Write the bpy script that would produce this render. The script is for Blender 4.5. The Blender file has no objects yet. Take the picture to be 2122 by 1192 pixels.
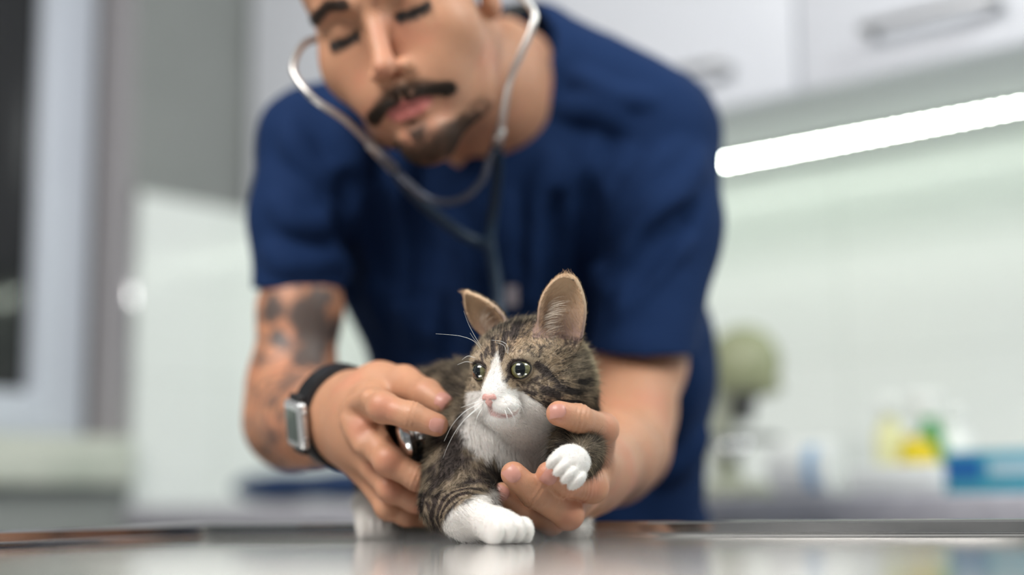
import bpy, math, random
import numpy as np
from mathutils import Matrix, Vector

# ------------------------------------------------------------------ camera, world, lights, exposure
SC = bpy.context.scene
COL = SC.collection
F = 2947.0
CAM_Z = 0.9475                    # the lens is 27.5 mm above the table top
TABLE_Z = 0.92
PITCH, ROLL = math.radians(8.6), 0.0132
_r0, _u0 = np.array([1., 0, 0]), np.array([0, -math.sin(PITCH), math.cos(PITCH)])
FWD = np.array([0, math.cos(PITCH), math.sin(PITCH)])
RGT = math.cos(ROLL) * _r0 - math.sin(ROLL) * _u0
UPV = math.sin(ROLL) * _r0 + math.cos(ROLL) * _u0
CAMP = np.array([0, 0, CAM_Z])

cam = bpy.data.cameras.new('camera')
camo = bpy.data.objects.new('camera', cam)
COL.objects.link(camo)
SC.camera = camo
camo.matrix_world = Matrix(((RGT[0], UPV[0], -FWD[0], 0), (RGT[1], UPV[1], -FWD[1], 0), (RGT[2], UPV[2], -FWD[2], CAM_Z), (0, 0, 0, 1)))
cam.sensor_width = 36
cam.lens = 36 * F / 2122
cam.clip_start = 0.02
cam.dof.use_dof = True
cam.dof.focus_distance = 0.985
cam.dof.aperture_fstop = 1.5
cam.dof.aperture_blades = 0

SC.view_settings.view_transform = 'Standard'
SC.view_settings.look = 'None'
SC.view_settings.gamma = 1
SC.view_settings.exposure = 0.0
SC.view_settings.use_curve_mapping = False
SC.cycles.use_denoising = True
SC.cycles.max_bounces = 8
SC.cycles.diffuse_bounces = 4
SC.cycles.sample_clamp_indirect = 6

wd = bpy.data.worlds.new('world')
SC.world = wd
wd.use_nodes = True
wd.node_tree.nodes['Background'].inputs[0].default_value = (0.85, 0.93, 1.0, 1)
wd.node_tree.nodes['Background'].inputs[1].default_value = 0.15


def area(name, loc, target, sx, sy, power, color):
    l = bpy.data.lights.new(name, 'AREA')
    l.shape = 'RECTANGLE'
    l.size, l.size_y, l.energy, l.color = sx, sy, power, color
    o = bpy.data.objects.new(name, l)
    COL.objects.link(o)
    o.location = loc
    o.rotation_euler = (Vector(target) - Vector(loc)).to_track_quat('-Z', 'Y').to_euler()
    return o


# ceiling panels of the surgery: one over the camera side to the left, one to the right
area('ceiling_light_panel', (-0.95, 0.15, 2.45), (0.0, 1.2, 1.1), 1.2, 0.6, 52, (1.0, 0.97, 0.93))
area('ceiling_light_panel', (1.3, 0.4, 2.45), (0.2, 1.3, 1.1), 0.9, 0.5, 30, (0.95, 1.0, 0.97))

# ------------------------------------------------------------------ small helpers


def W(x, y, d):
    """point seen at pixel (x, y) of the 2122x1192 frame, d metres in front of the lens"""
    return CAMP + RGT * ((x - 1061) / F * d) + UPV * ((596 - y) / F * d) + FWD * d


def camvec(v):
    return RGT * v[0] + FWD * v[1] + UPV * v[2]


def nrm(v):
    v = np.asarray(v, float)
    return v / (np.linalg.norm(v, axis=-1, keepdims=True) + 1e-12)


def tag(o, label=None, cat=None, group=None, kind=None):
    if label: o['label'] = label
    if cat: o['category'] = cat
    if group: o['group'] = group
    if kind: o['kind'] = kind
    return o


def empty(name, loc, label=None, cat=None, group=None, rz=0.0):
    o = bpy.data.objects.new(name, None)
    o.empty_display_size = 0.05
    o.location = loc
    o.rotation_euler = (0, 0, rz)
    COL.objects.link(o)
    return tag(o, label, cat, group)


def link(name, me, mat, parent=None, keep=True):
    o = bpy.data.objects.new(name, me)
    if mat is not None:
        me.materials.append(mat)
    COL.objects.link(o)
    if parent is not None:
        o.parent = parent
        if keep:
            bpy.context.view_layer.update()
            o.matrix_parent_inverse = parent.matrix_world.inverted()
    return o


def mesh_from(name, V, Fc, smooth=True):
    me = bpy.data.meshes.new(name)
    V = np.asarray(V, np.float32)
    if isinstance(Fc, np.ndarray):
        n = Fc.shape[1]
        me.vertices.add(len(V))
        me.vertices.foreach_set('co', V.ravel())
        me.loops.add(Fc.size)
        me.loops.foreach_set('vertex_index', Fc.astype(np.int32).ravel())
        me.polygons.add(len(Fc))
        me.polygons.foreach_set('loop_start', np.arange(0, Fc.size, n, dtype=np.int32))
        me.update(calc_edges=True)
    else:
        me.from_pydata([tuple(map(float, v)) for v in V], [], [tuple(map(int, f)) for f in Fc])
        me.update()
    if smooth:
        me.polygons.foreach_set('use_smooth', np.ones(len(me.polygons), bool))
    return me


class MB:
    """collects simple shapes into one mesh"""
    def __init__(s, M=None):
        s.v, s.f, s.M = [], [], M

    def add(s, V, Fc):
        V = np.asarray(V, float)
        n = sum(len(a) for a in s.v)
        s.v.append(V)
        s.f += [tuple(i + n for i in f) for f in Fc]
        return s

    def box(s, a, b, bev=0.0):
        a, b = np.minimum(a, b), np.maximum(a, b)
        if bev <= 0:
            V = [(x, y, z) for x in (a[0], b[0]) for y in (a[1], b[1]) for z in (a[2], b[2])]
            return s.add(V, [(0, 1, 3, 2), (4, 6, 7, 5), (0, 4, 5, 1), (2, 3, 7, 6), (0, 2, 6, 4), (1, 5, 7, 3)])
        import bmesh
        bm = bmesh.new()
        bmesh.ops.create_cube(bm, size=1)
        for v in bm.verts:
            v.co = Vector([(a[i] + b[i]) / 2 + v.co[i] * (b[i] - a[i]) for i in range(3)])
        bmesh.ops.bevel(bm, geom=bm.edges[:], offset=min(bev, *(0.49 * (b - a))), segments=3, affect='EDGES', profile=0.5)
        V = [tuple(v.co) for v in bm.verts]
        Fc = [tuple(v.index for v in f.verts) for f in bm.faces]
        bm.free()
        return s.add(V, Fc)

    def tube(s, pts, r, n=12, cap=True):
        P = np.asarray(pts, float)
        m = len(P)
        r = np.broadcast_to(np.asarray(r, float), (m,))
        T = nrm(np.gradient(P, axis=0))
        up = np.array([0, 0, 1.]) if abs(T[0][2]) < .9 else np.array([1., 0, 0])
        N = nrm(np.cross(T[0], up))
        V = []
        for i in range(m):
            N = nrm(N - T[i] * np.dot(N, T[i]))
            B = np.cross(T[i], N)
            for j in range(n):
                a = 2 * math.pi * j / n
                V.append(P[i] + r[i] * (N * math.cos(a) + B * math.sin(a)))
        Fc = [(i * n + j, i * n + (j + 1) % n, (i + 1) * n + (j + 1) % n, (i + 1) * n + j) for i in range(m - 1) for j in range(n)]
        if cap:
            Fc += [tuple(range(n))[::-1], tuple((m - 1) * n + j for j in range(n))]
        return s.add(V, Fc)

    def lathe(s, prof, org=(0, 0, 0), axis=(0, 0, 1), n=32):
        """prof = [(radius, height)...] turned round an axis"""
        ax = nrm(axis)
        up = np.array([1., 0, 0]) if abs(ax[0]) < .9 else np.array([0, 1., 0])
        X = nrm(np.cross(ax, up)); Y = np.cross(ax, X)
        V = [np.asarray(org) + ax * h + max(r, 1e-5) * (X * math.cos(2 * math.pi * j / n) + Y * math.sin(2 * math.pi * j / n)) for r, h in prof for j in range(n)]
        m = len(prof)
        Fc = [(i * n + j, i * n + (j + 1) % n, (i + 1) * n + (j + 1) % n, (i + 1) * n + j) for i in range(m - 1) for j in range(n)]
        Fc += [tuple(range(n))[::-1], tuple((m - 1) * n + j for j in range(n))]
        return s.add(V, Fc)

    def build(s, name, mat, parent=None, smooth=False, keep=True):
        V = np.concatenate(s.v)
        if s.M is not None:
            V = V @ np.array(s.M.to_3x3()).T + np.array(s.M.translation)
        me = mesh_from(name, V, s.f, smooth)
        if smooth == 'auto':
            me.polygons.foreach_set('use_smooth', np.ones(len(me.polygons), bool))
            me.set_sharp_from_angle(angle=math.radians(40))
        return link(name, me, mat, parent, keep)


def spline(pts, n=24):
    """Catmull-Rom through the points"""
    P = np.asarray(pts, float)
    P = np.vstack([2 * P[0] - P[1], P, 2 * P[-1] - P[-2]])
    out = []
    k = len(P) - 3
    for i in range(k):
        p0, p1, p2, p3 = P[i:i + 4]
        for t in np.linspace(0, 1, n, endpoint=(i == k - 1)):
            out.append(.5 * ((2 * p1) + (-p0 + p2) * t + (2 * p0 - 5 * p1 + 4 * p2 - p3) * t * t + (-p0 + 3 * p1 - 3 * p2 + p3) * t ** 3))
    return np.array(out)


# ------------------------------------------------------------------ materials
def mat(name, color, rough=.5, metal=0, spec=None, **kw):
    m = bpy.data.materials.new(name)
    m.use_nodes = True
    b = m.node_tree.nodes['Principled BSDF']
    b.inputs['Base Color'].default_value = (*color, 1)
    b.inputs['Roughness'].default_value = rough
    b.inputs['Metallic'].default_value = metal
    if spec is not None: b.inputs['Specular IOR Level'].default_value = spec
    for k, v in kw.items():
        b.inputs[k.replace('_', ' ')].default_value = v
    return m


def nodes(m):
    return m.node_tree.nodes, m.node_tree.links, m.node_tree.nodes['Principled BSDF']


def noise_bump(m, scale, strength, dist=.001, detail=4, stretch=None):
    N, L, b = nodes(m)
    tc = N.new('ShaderNodeTexCoord'); nz = N.new('ShaderNodeTexNoise'); bp = N.new('ShaderNodeBump')
    mp = N.new('ShaderNodeMapping')
    if stretch: mp.inputs['Scale'].default_value = stretch
    L.new(tc.outputs['Object'], mp.inputs[0]); L.new(mp.outputs[0], nz.inputs['Vector'])
    nz.inputs['Scale'].default_value = scale; nz.inputs['Detail'].default_value = detail
    bp.inputs['Strength'].default_value = strength; bp.inputs['Distance'].default_value = dist
    L.new(nz.outputs[0], bp.inputs['Height']); L.new(bp.outputs[0], b.inputs['Normal'])
    return nz


def noise_color(m, scale, c1, c2, lo=.35, hi=.65, detail=4):
    N, L, b = nodes(m)
    tc = N.new('ShaderNodeTexCoord'); nz = N.new('ShaderNodeTexNoise'); cr = N.new('ShaderNodeValToRGB')
    L.new(tc.outputs['Object'], nz.inputs['Vector'])
    nz.inputs['Scale'].default_value = scale; nz.inputs['Detail'].default_value = detail
    cr.color_ramp.elements[0].position = lo; cr.color_ramp.elements[1].position = hi
    cr.color_ramp.elements[0].color = (*c1, 1); cr.color_ramp.elements[1].color = (*c2, 1)
    L.new(nz.outputs[0], cr.inputs[0]); L.new(cr.outputs[0], b.inputs['Base Color'])
    return m


def attr_color(m, name='tint', mult=None):
    N, L, b = nodes(m)
    a = N.new('ShaderNodeAttribute'); a.attribute_name = name
    L.new(a.outputs['Color'], b.inputs['Base Color'])
    return a


def glow(name, color, strength):
    m = mat(name, color)
    b = m.node_tree.nodes['Principled BSDF']
    b.inputs['Emission Color'].default_value = (*color, 1)
    b.inputs['Emission Strength'].default_value = strength
    return m


# ------------------------------------------------------------------ implicit surfaces (smooth unions of tapered limbs and ellipsoids)
class Sdf:
    def __init__(s):
        s.ops = []
        s.post = None

    def _add(s, fn, c, R, k, mode):
        s.ops.append((fn, np.asarray(c, np.float32), float(R), float(k), mode))
        return s

    def cone(s, a, b, ra, rb, k=.008, mode='u'):
        a = np.asarray(a, np.float32); b = np.asarray(b, np.float32)
        ba = b - a; l2 = float(ba @ ba); rr = ra - rb; a2 = l2 - rr * rr; il2 = 1 / l2
        if a2 <= 0: a2 = 1e-9

        def fn(P):
            pa = P - a
            y = pa @ ba
            z = y - l2
            x2 = ((pa * l2 - y[:, None] * ba) ** 2).sum(1)
            y2 = y * y * l2; z2 = z * z * l2
            kk = np.sign(rr) * rr * rr * x2
            d = (np.sqrt(x2 * a2 * il2) + y * rr) * il2 - ra
            c1 = np.sign(z) * a2 * z2 > kk
            c2 = (~c1) & (np.sign(y) * a2 * y2 < kk)
            d[c1] = np.sqrt(x2[c1] + z2[c1]) * il2 - rb
            d[c2] = np.sqrt(x2[c2] + y2[c2]) * il2 - ra
            return d
        return s._add(fn, (a + b) / 2, math.sqrt(l2) / 2 + max(ra, rb), k, mode)

    def chain(s, pts, rs, k=.008, mode='u'):
        for i in range(len(pts) - 1):
            s.cone(pts[i], pts[i + 1], rs[i], rs[i + 1], k, mode)
        return s

    def ell(s, c, r, axes=None, k=.008, mode='u'):
        c = np.asarray(c, np.float32)
        r = np.asarray(r if np.ndim(r) else (r, r, r), np.float32)
        A = None if axes is None else np.asarray(axes, np.float32)

        def fn(P):
            p = P - c
            if A is not None: p = p @ A.T
            q = p / r
            k0 = np.sqrt((q * q).sum(1)) + 1e-9
            k1 = np.sqrt(((q / r) ** 2).sum(1)) + 1e-9
            return k0 * (k0 - 1) / k1
        return s._add(fn, c, float(r.max()), k, mode)

    def fn(s, f, c, R, k=.008, mode='u'):
        return s._add(f, c, R, k, mode)

    def eval(s, P):
        P = np.asarray(P, np.float32)
        d = np.full(len(P), 1e3, np.float32)
        for fn, c, R, k, mode in s.ops:
            lb = np.sqrt(((P - c) ** 2).sum(1)) - R
            if mode == 'u':
                m = lb < np.minimum(d + k, .06)
            elif mode == 's':
                m = lb < k + 0.004
            else:
                m = np.ones(len(P), bool)
            if not m.any(): continue
            q = fn(P[m]).astype(np.float32)
            dm = d[m]
            if mode == 'u':
                h = np.clip(k - np.abs(dm - q), 0, None) / max(k, 1e-6)
                d[m] = np.minimum(dm, q) - h * h * k * .25
            elif mode == 's':
                h = np.clip(k - np.abs(dm + q), 0, None) / max(k, 1e-6)
                d[m] = np.maximum(dm, -q) + h * h * k * .25
            elif mode == 'i':
                d[m] = np.maximum(dm, q)
            elif mode == 'd':          # displacement
                d[m] = dm + q
        return d

    def grad(s, P, e=3e-4):
        t = np.array([[1, -1, -1], [-1, -1, 1], [-1, 1, -1], [1, 1, 1]], np.float32)
        g = sum(k[None] * s.eval(P + k * e)[:, None] for k in t)
        return nrm(g)

    def bounds(s, pad=.01):
        lo = np.min([c - R for f, c, R, k, m in s.ops if m == 'u'], 0) - pad
        hi = np.max([c + R for f, c, R, k, m in s.ops if m == 'u'], 0) + pad
        return lo, hi

    def ray(s, x, y, d0, d1, back=0.0):
        """first point of the surface behind pixel (x, y)"""
        D = np.linspace(d0, d1, 400)
        P = np.array([W(x, y, t) for t in D])
        v = s.eval(P)
        i = np.argmax(v < 0)
        if v[i] >= 0: return P[int(np.argmin(v))]
        t = D[i - 1] + (D[i] - D[i - 1]) * v[i - 1] / (v[i - 1] - v[i] + 1e-9)
        return W(x, y, t + back)


def polygonise(S, h, lo=None, hi=None, newton=2):
    """surface nets on a sparse grid -> verts, quads, normals"""
    if lo is None: lo, hi = S.bounds()
    lo = np.asarray(lo, np.float32); hi = np.asarray(hi, np.float32)
    q = 6
    nc = np.ceil((hi - lo) / (h * q)).astype(int) + 1
    C = np.stack(np.meshgrid(*[lo[i] + (np.arange(nc[i]) + .5) * h * q for i in range(3)], indexing='ij'), -1).reshape(-1, 3)
    dc = S.eval(C)
    act = (np.abs(dc) < h * q * 1.45).reshape(nc)
    n = nc * q
    D = np.repeat(np.repeat(np.repeat(np.where(dc.reshape(nc) < 0, -1, 1).astype(np.float32), q, 0), q, 1), q, 2)
    A = np.repeat(np.repeat(np.repeat(act, q, 0), q, 1), q, 2)
    idx = np.argwhere(A)
    for i in range(0, len(idx), 400000):
        I = idx[i:i + 400000]
        D[I[:, 0], I[:, 1], I[:, 2]] = S.eval(lo + (I + .5).astype(np.float32) * h)
    del A
    s = D < 0
    cs = [s[a:n[0] - 1 + a, b:n[1] - 1 + b, c:n[2] - 1 + c] for a in (0, 1) for b in (0, 1) for c in (0, 1)]
    mix = np.zeros(cs[0].shape, np.int8)
    for c in cs: mix += c
    cells = np.argwhere((mix > 0) & (mix < 8))
    vid = -np.ones(mix.shape, np.int32)
    vid[cells[:, 0], cells[:, 1], cells[:, 2]] = np.arange(len(cells))
    acc = np.zeros((len(cells), 3), np.float32); cnt = np.zeros(len(cells), np.float32)
    offs = [(a, b, c) for a in (0, 1) for b in (0, 1) for c in (0, 1)]
    for o in offs:
        for ax in range(3):
            if o[ax]: continue
            o2 = list(o); o2[ax] = 1
            a = D[cells[:, 0] + o[0], cells[:, 1] + o[1], cells[:, 2] + o[2]]
            b = D[cells[:, 0] + o2[0], cells[:, 1] + o2[1], cells[:, 2] + o2[2]]
            m = (a < 0) != (b < 0)
            t = np.where(m, a / (a - b + 1e-12), 0)
            p = np.tile(np.array(o, np.float32), (len(cells), 1))
            p[:, ax] = t
            acc[m] += p[m]; cnt[m] += 1
    V = lo + (cells + acc / cnt[:, None] + .5) * h
    quads = []
    for ax in range(3):
        u, v = (ax + 1) % 3, (ax + 2) % 3
        sl0 = [slice(1, n[i] - 1) for i in range(3)]; sl1 = list(sl0)
        sl0[ax] = slice(0, n[ax] - 1); sl1[ax] = slice(1, n[ax])
        a = s[tuple(sl0)]; b = s[tuple(sl1)]
        for flip in (0, 1):
            E = np.argwhere((a & ~b) if not flip else (~a & b))
            base = E.copy()
            for i in range(3):
                if i != ax: base[:, i] += 1
            def g(du, dv):
                c = base.copy(); c[:, u] += du; c[:, v] += dv
                return vid[c[:, 0], c[:, 1], c[:, 2]]
            Q = np.stack([g(-1, -1), g(0, -1), g(0, 0), g(-1, 0)], 1)
            if flip: Q = Q[:, ::-1]
            quads.append(Q)
    Q = np.concatenate(quads)
    Q = Q[(Q >= 0).all(1)]
    for _ in range(newton):
        G = S.grad(V)
        V = V - G * np.clip(S.eval(V), -h, h)[:, None] * .8
    return V, Q, S.grad(V, 5e-4)


def hash_noise(P, scale, seed=0):
    """value noise, 0..1"""
    Q = np.asarray(P, np.float64) * scale + seed * 17.31
    i = np.floor(Q).astype(np.int64); f = Q - i
    f = f * f * (3 - 2 * f)
    def h(a, b, c):
        x = (a * 73856093) ^ (b * 19349663) ^ (c * 83492791) ^ (seed * 2654435761 & 0xffffffff)
        x = (x ^ (x >> 13)) * 1274126177 & 0xffffffff
        return ((x ^ (x >> 16)) & 0xffff) / 65535.
    r = 0
    for a in (0, 1):
        for b in (0, 1):
            for c in (0, 1):
                w = (f[:, 0] if a else 1 - f[:, 0]) * (f[:, 1] if b else 1 - f[:, 1]) * (f[:, 2] if c else 1 - f[:, 2])
                r = r + w * h(i[:, 0] + a, i[:, 1] + b, i[:, 2] + c)
    return r


def fbm(P, scale, seed=0, o=3):
    return sum(hash_noise(P, scale * 2 ** i, seed + i) * .5 ** i for i in range(o)) / sum(.5 ** i for i in range(o))


def sstep(a, b, x):
    t = np.clip((x - a) / (b - a), 0, 1)
    return t * t * (3 - 2 * t)


def seg_dist(P, pts):
    """distance to a polyline and the position along it (0..1)"""
    P = np.asarray(P, float); pts = np.asarray(pts, float)
    best = np.full(len(P), 1e9); tt = np.zeros(len(P))
    n = len(pts) - 1
    for i in range(n):
        a, b = pts[i], pts[i + 1]
        ab = b - a
        t = np.clip((P - a) @ ab / (ab @ ab + 1e-12), 0, 1)
        d = np.linalg.norm(P - a - t[:, None] * ab, axis=1)
        m = d < best
        best[m] = d[m]; tt[m] = (i + t[m]) / n
    return best, tt


def set_tint(me, col, name='tint'):
    a = me.attributes.new(name, 'FLOAT_COLOR', 'POINT')
    c = np.ones((len(me.vertices), 4), np.float32)
    c[:, :3] = col
    a.data.foreach_set('color', c.ravel())


def strands(name, roots, dirs, length, col, r_root, bend=None, npt=5, m=None, parent=None, r_tip=.15):
    """hair curves: roots (n,3), dirs (n,3) start directions, bend (n,3) directions they lie over to"""
    n = len(roots)
    hc = bpy.data.hair_curves.new(name)
    hc.add_curves([npt] * n)
    t = np.linspace(0, 1, npt)
    bend = dirs if bend is None else bend
    pos = np.zeros((n, npt, 3))
    p = roots.copy()
    pos[:, 0] = p
    for i in range(1, npt):
        w = (t[i] - .5 / (npt - 1))
        d = nrm(dirs * (1 - w) + bend * w)
        p = p + d * (length / (npt - 1))[:, None]
        pos[:, i] = p
    hc.attributes['position'].data.foreach_set('vector', pos.astype(np.float32).ravel())
    ra = hc.attributes.get('radius') or hc.attributes.new('radius', 'FLOAT', 'POINT')
    rr = np.outer(np.broadcast_to(r_root, (n,)), (1 - (1 - r_tip) * t ** 1.5))
    ra.data.foreach_set('value', rr.astype(np.float32).ravel())
    ca = hc.attributes.new('tint', 'FLOAT_COLOR', 'CURVE')
    c = np.ones((n, 4), np.float32); c[:, :3] = col
    ca.data.foreach_set('color', c.ravel())
    return link(name, hc, m, parent)


def sample_mesh(V, Q, N, count, rng, weight=None):
    T = np.concatenate([Q[:, [0, 1, 2]], Q[:, [0, 2, 3]]])
    ar = np.linalg.norm(np.cross(V[T[:, 1]] - V[T[:, 0]], V[T[:, 2]] - V[T[:, 0]]), axis=1)
    if weight is not None: ar = ar * weight[T].mean(1)
    cdf = np.cumsum(ar); i = np.searchsorted(cdf, rng.random(count) * cdf[-1])
    i = np.clip(i, 0, len(T) - 1)
    a, b = rng.random(count), rng.random(count)
    sw = a + b > 1; a[sw] = 1 - a[sw]; b[sw] = 1 - b[sw]
    t = T[i]
    P = V[t[:, 0]] + a[:, None] * (V[t[:, 1]] - V[t[:, 0]]) + b[:, None] * (V[t[:, 2]] - V[t[:, 0]])
    return P, nrm(N[t[:, 0]] * (1 - a - b)[:, None] + N[t[:, 1]] * a[:, None] + N[t[:, 2]] * b[:, None])
# ------------------------------------------------------------------ the room: local frame with s along the back wall, t out from it along the left wall
RO = np.array([-0.2424, 2.9539])
RA = np.array([0.765, -0.644]); RV = np.array([-0.644, -0.765])
RZ = math.atan2(RA[1], RA[0])
Q_ = 1.12                                        # the room is built at this scale about the lens
MR = Matrix.Translation((0, 0, CAM_Z)) @ Matrix.Scale(Q_, 4) @ Matrix.Translation((0, 0, -CAM_Z)) @ Matrix.Translation((RO[0], RO[1], 0)) @ Matrix.Rotation(RZ, 4, 'Z')
FZ = CAM_Z * (1 - 1 / Q_)                        # the floor (world height 0) in that frame


def hit(x, y, t):
    """where the sight line of a pixel meets the upright plane t metres out from the back wall -> s, z"""
    D = W(x, y, 1.0) - CAMP
    lam = (RO @ RV + t) / (D[:2] @ RV)
    return float((lam * D[:2] - RO) @ RA), float(CAM_Z + lam * D[2])


def Lp(s, t, z):
    return (s, -t, z)


def lbox(mb, s0, s1, t0, t1, z0, z1, bev=0):
    return mb.box((s0, -t1, z0), (s1, -t0, z1), bev)


M_wall = noise_color(mat('wall_paint', (.6, .6, .58), .85), 6, (.27, .285, .275), (.29, .305, .295))
M_wallback = mat('wall_plaster', (.72, .75, .73), .8)
M_ceil = mat('ceiling_paint', (.8, .8, .8), .9)
M_floor = noise_color(mat('floor_vinyl', (.3, .3, .3), .4), 30, (.22, .23, .23), (.32, .33, .33))
M_cab = mat('white_lacquer', (.80, .82, .88), .28)
M_carcass = mat('matt_white_carcass', (.74, .77, .75), .8, 0, .2)
M_cabside = mat('grey_laminate', (.33, .35, .34), .45)
M_steel = mat('brushed_steel', (.55, .55, .55), .3, 1)
M_chrome = mat('chrome', (.82, .82, .83), .12, 1)
M_counter = noise_color(mat('worktop_laminate', (.55, .54, .60), .35), 60, (.50, .49, .55), (.60, .59, .65))
M_sill = noise_color(mat('sill_stone', (.6, .6, .56), .3), 12, (.52, .56, .48), (.66, .68, .60))
M_pvc = mat('white_window_frame', (.62, .66, .74), .35)
M_dark = mat('dark_gap_seal', (.03, .03, .03), .6)
M_glass_dark = mat('night_glass', (.012, .013, .014), .06, 0, .5)
M_led = glow('led_light', (.90, 1.0, .86), 120)
M_alu = mat('grey_channel', (.30, .32, .30), .7)

# glossy painted-glass splashback with faint tile lines
M_splash = mat('white_back_painted_glass', (.78, .84, .78), .14, 0, .35)
N_, L_, b_ = nodes(M_splash)
tc = N_.new('ShaderNodeTexCoord'); br = N_.new('ShaderNodeTexBrick'); mp = N_.new('ShaderNodeMapping')
mp.inputs['Rotation'].default_value = (math.pi / 2, 0, 0)
L_.new(tc.outputs['Object'], mp.inputs[0]); L_.new(mp.outputs[0], br.inputs['Vector'])
br.offset = 0.0
br.inputs['Scale'].default_value = 1; br.inputs['Brick Width'].default_value = .6; br.inputs['Row Height'].default_value = .2
br.inputs['Mortar Size'].default_value = .0015
br.inputs['Color1'].default_value = (.84, .875, .85, 1); br.inputs['Color2'].default_value = (.86, .89, .865, 1); br.inputs['Mortar'].default_value = (.68, .72, .69, 1)
L_.new(br.outputs[0], b_.inputs['Base Color'])

UB = 1.4975          # underside of the wall cupboards
CT = 0.950           # worktop height
CH = 2.42
m = MB(MR); lbox(m, -.7, 3.2, -.2, 3.6, FZ - .1, FZ); tag(m.build('floor', M_floor), kind='structure')
m = MB(MR); lbox(m, -.7, 3.2, -.2, 3.6, CH, CH + .1); tag(m.build('ceiling', M_ceil), kind='structure')
m = MB(MR); lbox(m, -.7, 3.2, -.12, 0, FZ, CH); tag(m.build('wall_back', M_wallback), kind='structure')
# left wall with the window opening  (t from T0 to T1, z from Z0 to Z1)
T0, T1, Z0, Z1 = .66, 2.06, 1.03, 2.25
m = MB(MR)
lbox(m, -.22, 0, 0, T0, FZ, CH); lbox(m, -.22, 0, T1, 3.6, FZ, CH); lbox(m, -.22, 0, T0, T1, FZ, Z0); lbox(m, -.22, 0, T0, T1, Z1, CH)
tag(m.build('wall_left', M_wall), kind='structure')

# window
wr = empty('window_1', MR @ Vector(Lp(-.1, (T0 + T1) / 2, Z0)))
tag(wr, 'white framed window with dark night outside over a stone sill', 'window', kind='structure')
fw = .105
m = MB(MR)
a0, a1, b0, b1 = T0 + .022, T1 - .022, Z0 + .04, Z1 - .02
lbox(m, -.15, -.085, a0, a0 + fw, b0, b1, .008); lbox(m, -.15, -.085, a1 - fw, a1, b0, b1, .008)
lbox(m, -.15, -.085, a0 + fw - .01, a1 - fw + .01, b0, b0 + .075, .008); lbox(m, -.15, -.085, a0 + fw - .01, a1 - fw + .01, b1 - .075, b1, .008)
m.build('window_frame', M_pvc, wr, 'auto')
m = MB(MR); lbox(m, -.14, -.10, T0 + .001, a0, Z0 + .02, Z1, 0); m.build('frame_seal', M_dark, wr)
m = MB(MR); lbox(m, -.125, -.110, a0 + fw - .01, a1 - fw + .01, b0 + .06, b1 - .06); m.build('window_pane', M_glass_dark, wr)
m = MB(MR); lbox(m, -.22, .035, T0 - .0, T1 + .03, Z0 - .045, Z0 + .035, .006); m.build('window_sill', M_sill, wr, 'auto')
M_rev = mat('glazed_reveal_tile', (.40, .38, .39), .22)
m = MB(MR); lbox(m, -.20, -.001, T0 + .0005, T0 + .006, Z0 + .035, Z1); tag(m.build('trim_1', M_rev), kind='structure')
m = MB(MR); m.tube([Lp(.004, T0 - .004, Z0 + .035), Lp(.004, T0 - .004, 1.5)], .005, 10); tag(m.build('trim_2', M_chrome, None, True), kind='structure')  # chrome bead added to catch a bright highlight along the reveal edge

# splashbacks
m = MB(MR); lbox(m, .007, 3.2, .001, .007, CT + .001, UB - .003)
tag(m.build('splashback', M_splash), 'long glossy pale green-white splashback on the wall behind the worktop', 'splashback')
m = MB(MR); lbox(m, .001, .0065, .009, T0 - .012, CT + .001, UB - .0)
tag(m.build('splashback', M_splash), 'short glossy white splashback panel beside the dark window', 'splashback')

# worktop and base cupboards
m = MB(MR); lbox(m, .002, 3.15, .002, .66, CT - .036, CT, .004)
tag(m.build('worktop', M_counter, None, 'auto'), 'lavender grey worktop running along the back wall behind the vet', 'worktop')
for i in range(4):
    s0 = .01 + i * .78
    e = empty('base_cabinet', MR @ Vector(Lp(s0 + .385, .3, FZ)), ['white base cabinet at the corner end of the worktop', 'white base cabinet, second from the corner under the worktop',
              'white base cabinet, third from the corner under the worktop', 'white base cabinet farthest from the window under the worktop'][i], 'cabinet', 'base cabinets under the worktop')
    m = MB(MR); lbox(m, s0, s0 + .77, .01, .61, FZ, CT - .037); m.build('cabinet_body', M_cabside, e)
    for j in (0, 1):
        m = MB(MR); lbox(m, s0 + .003 + j * .385, s0 + .382 + j * .385, .6105, .629, FZ + .08, CT - .045, .003); d = m.build('door', M_cab, e, 'auto')
        hx = s0 + (.33 if j == 0 else .44)
        m = MB(MR); m.tube([Lp(hx, .63, .74), Lp(hx, .655, .75), Lp(hx, .655, .87), Lp(hx, .63, .88)], .005, 10); m.build('handle', M_steel, d, True)

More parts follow.
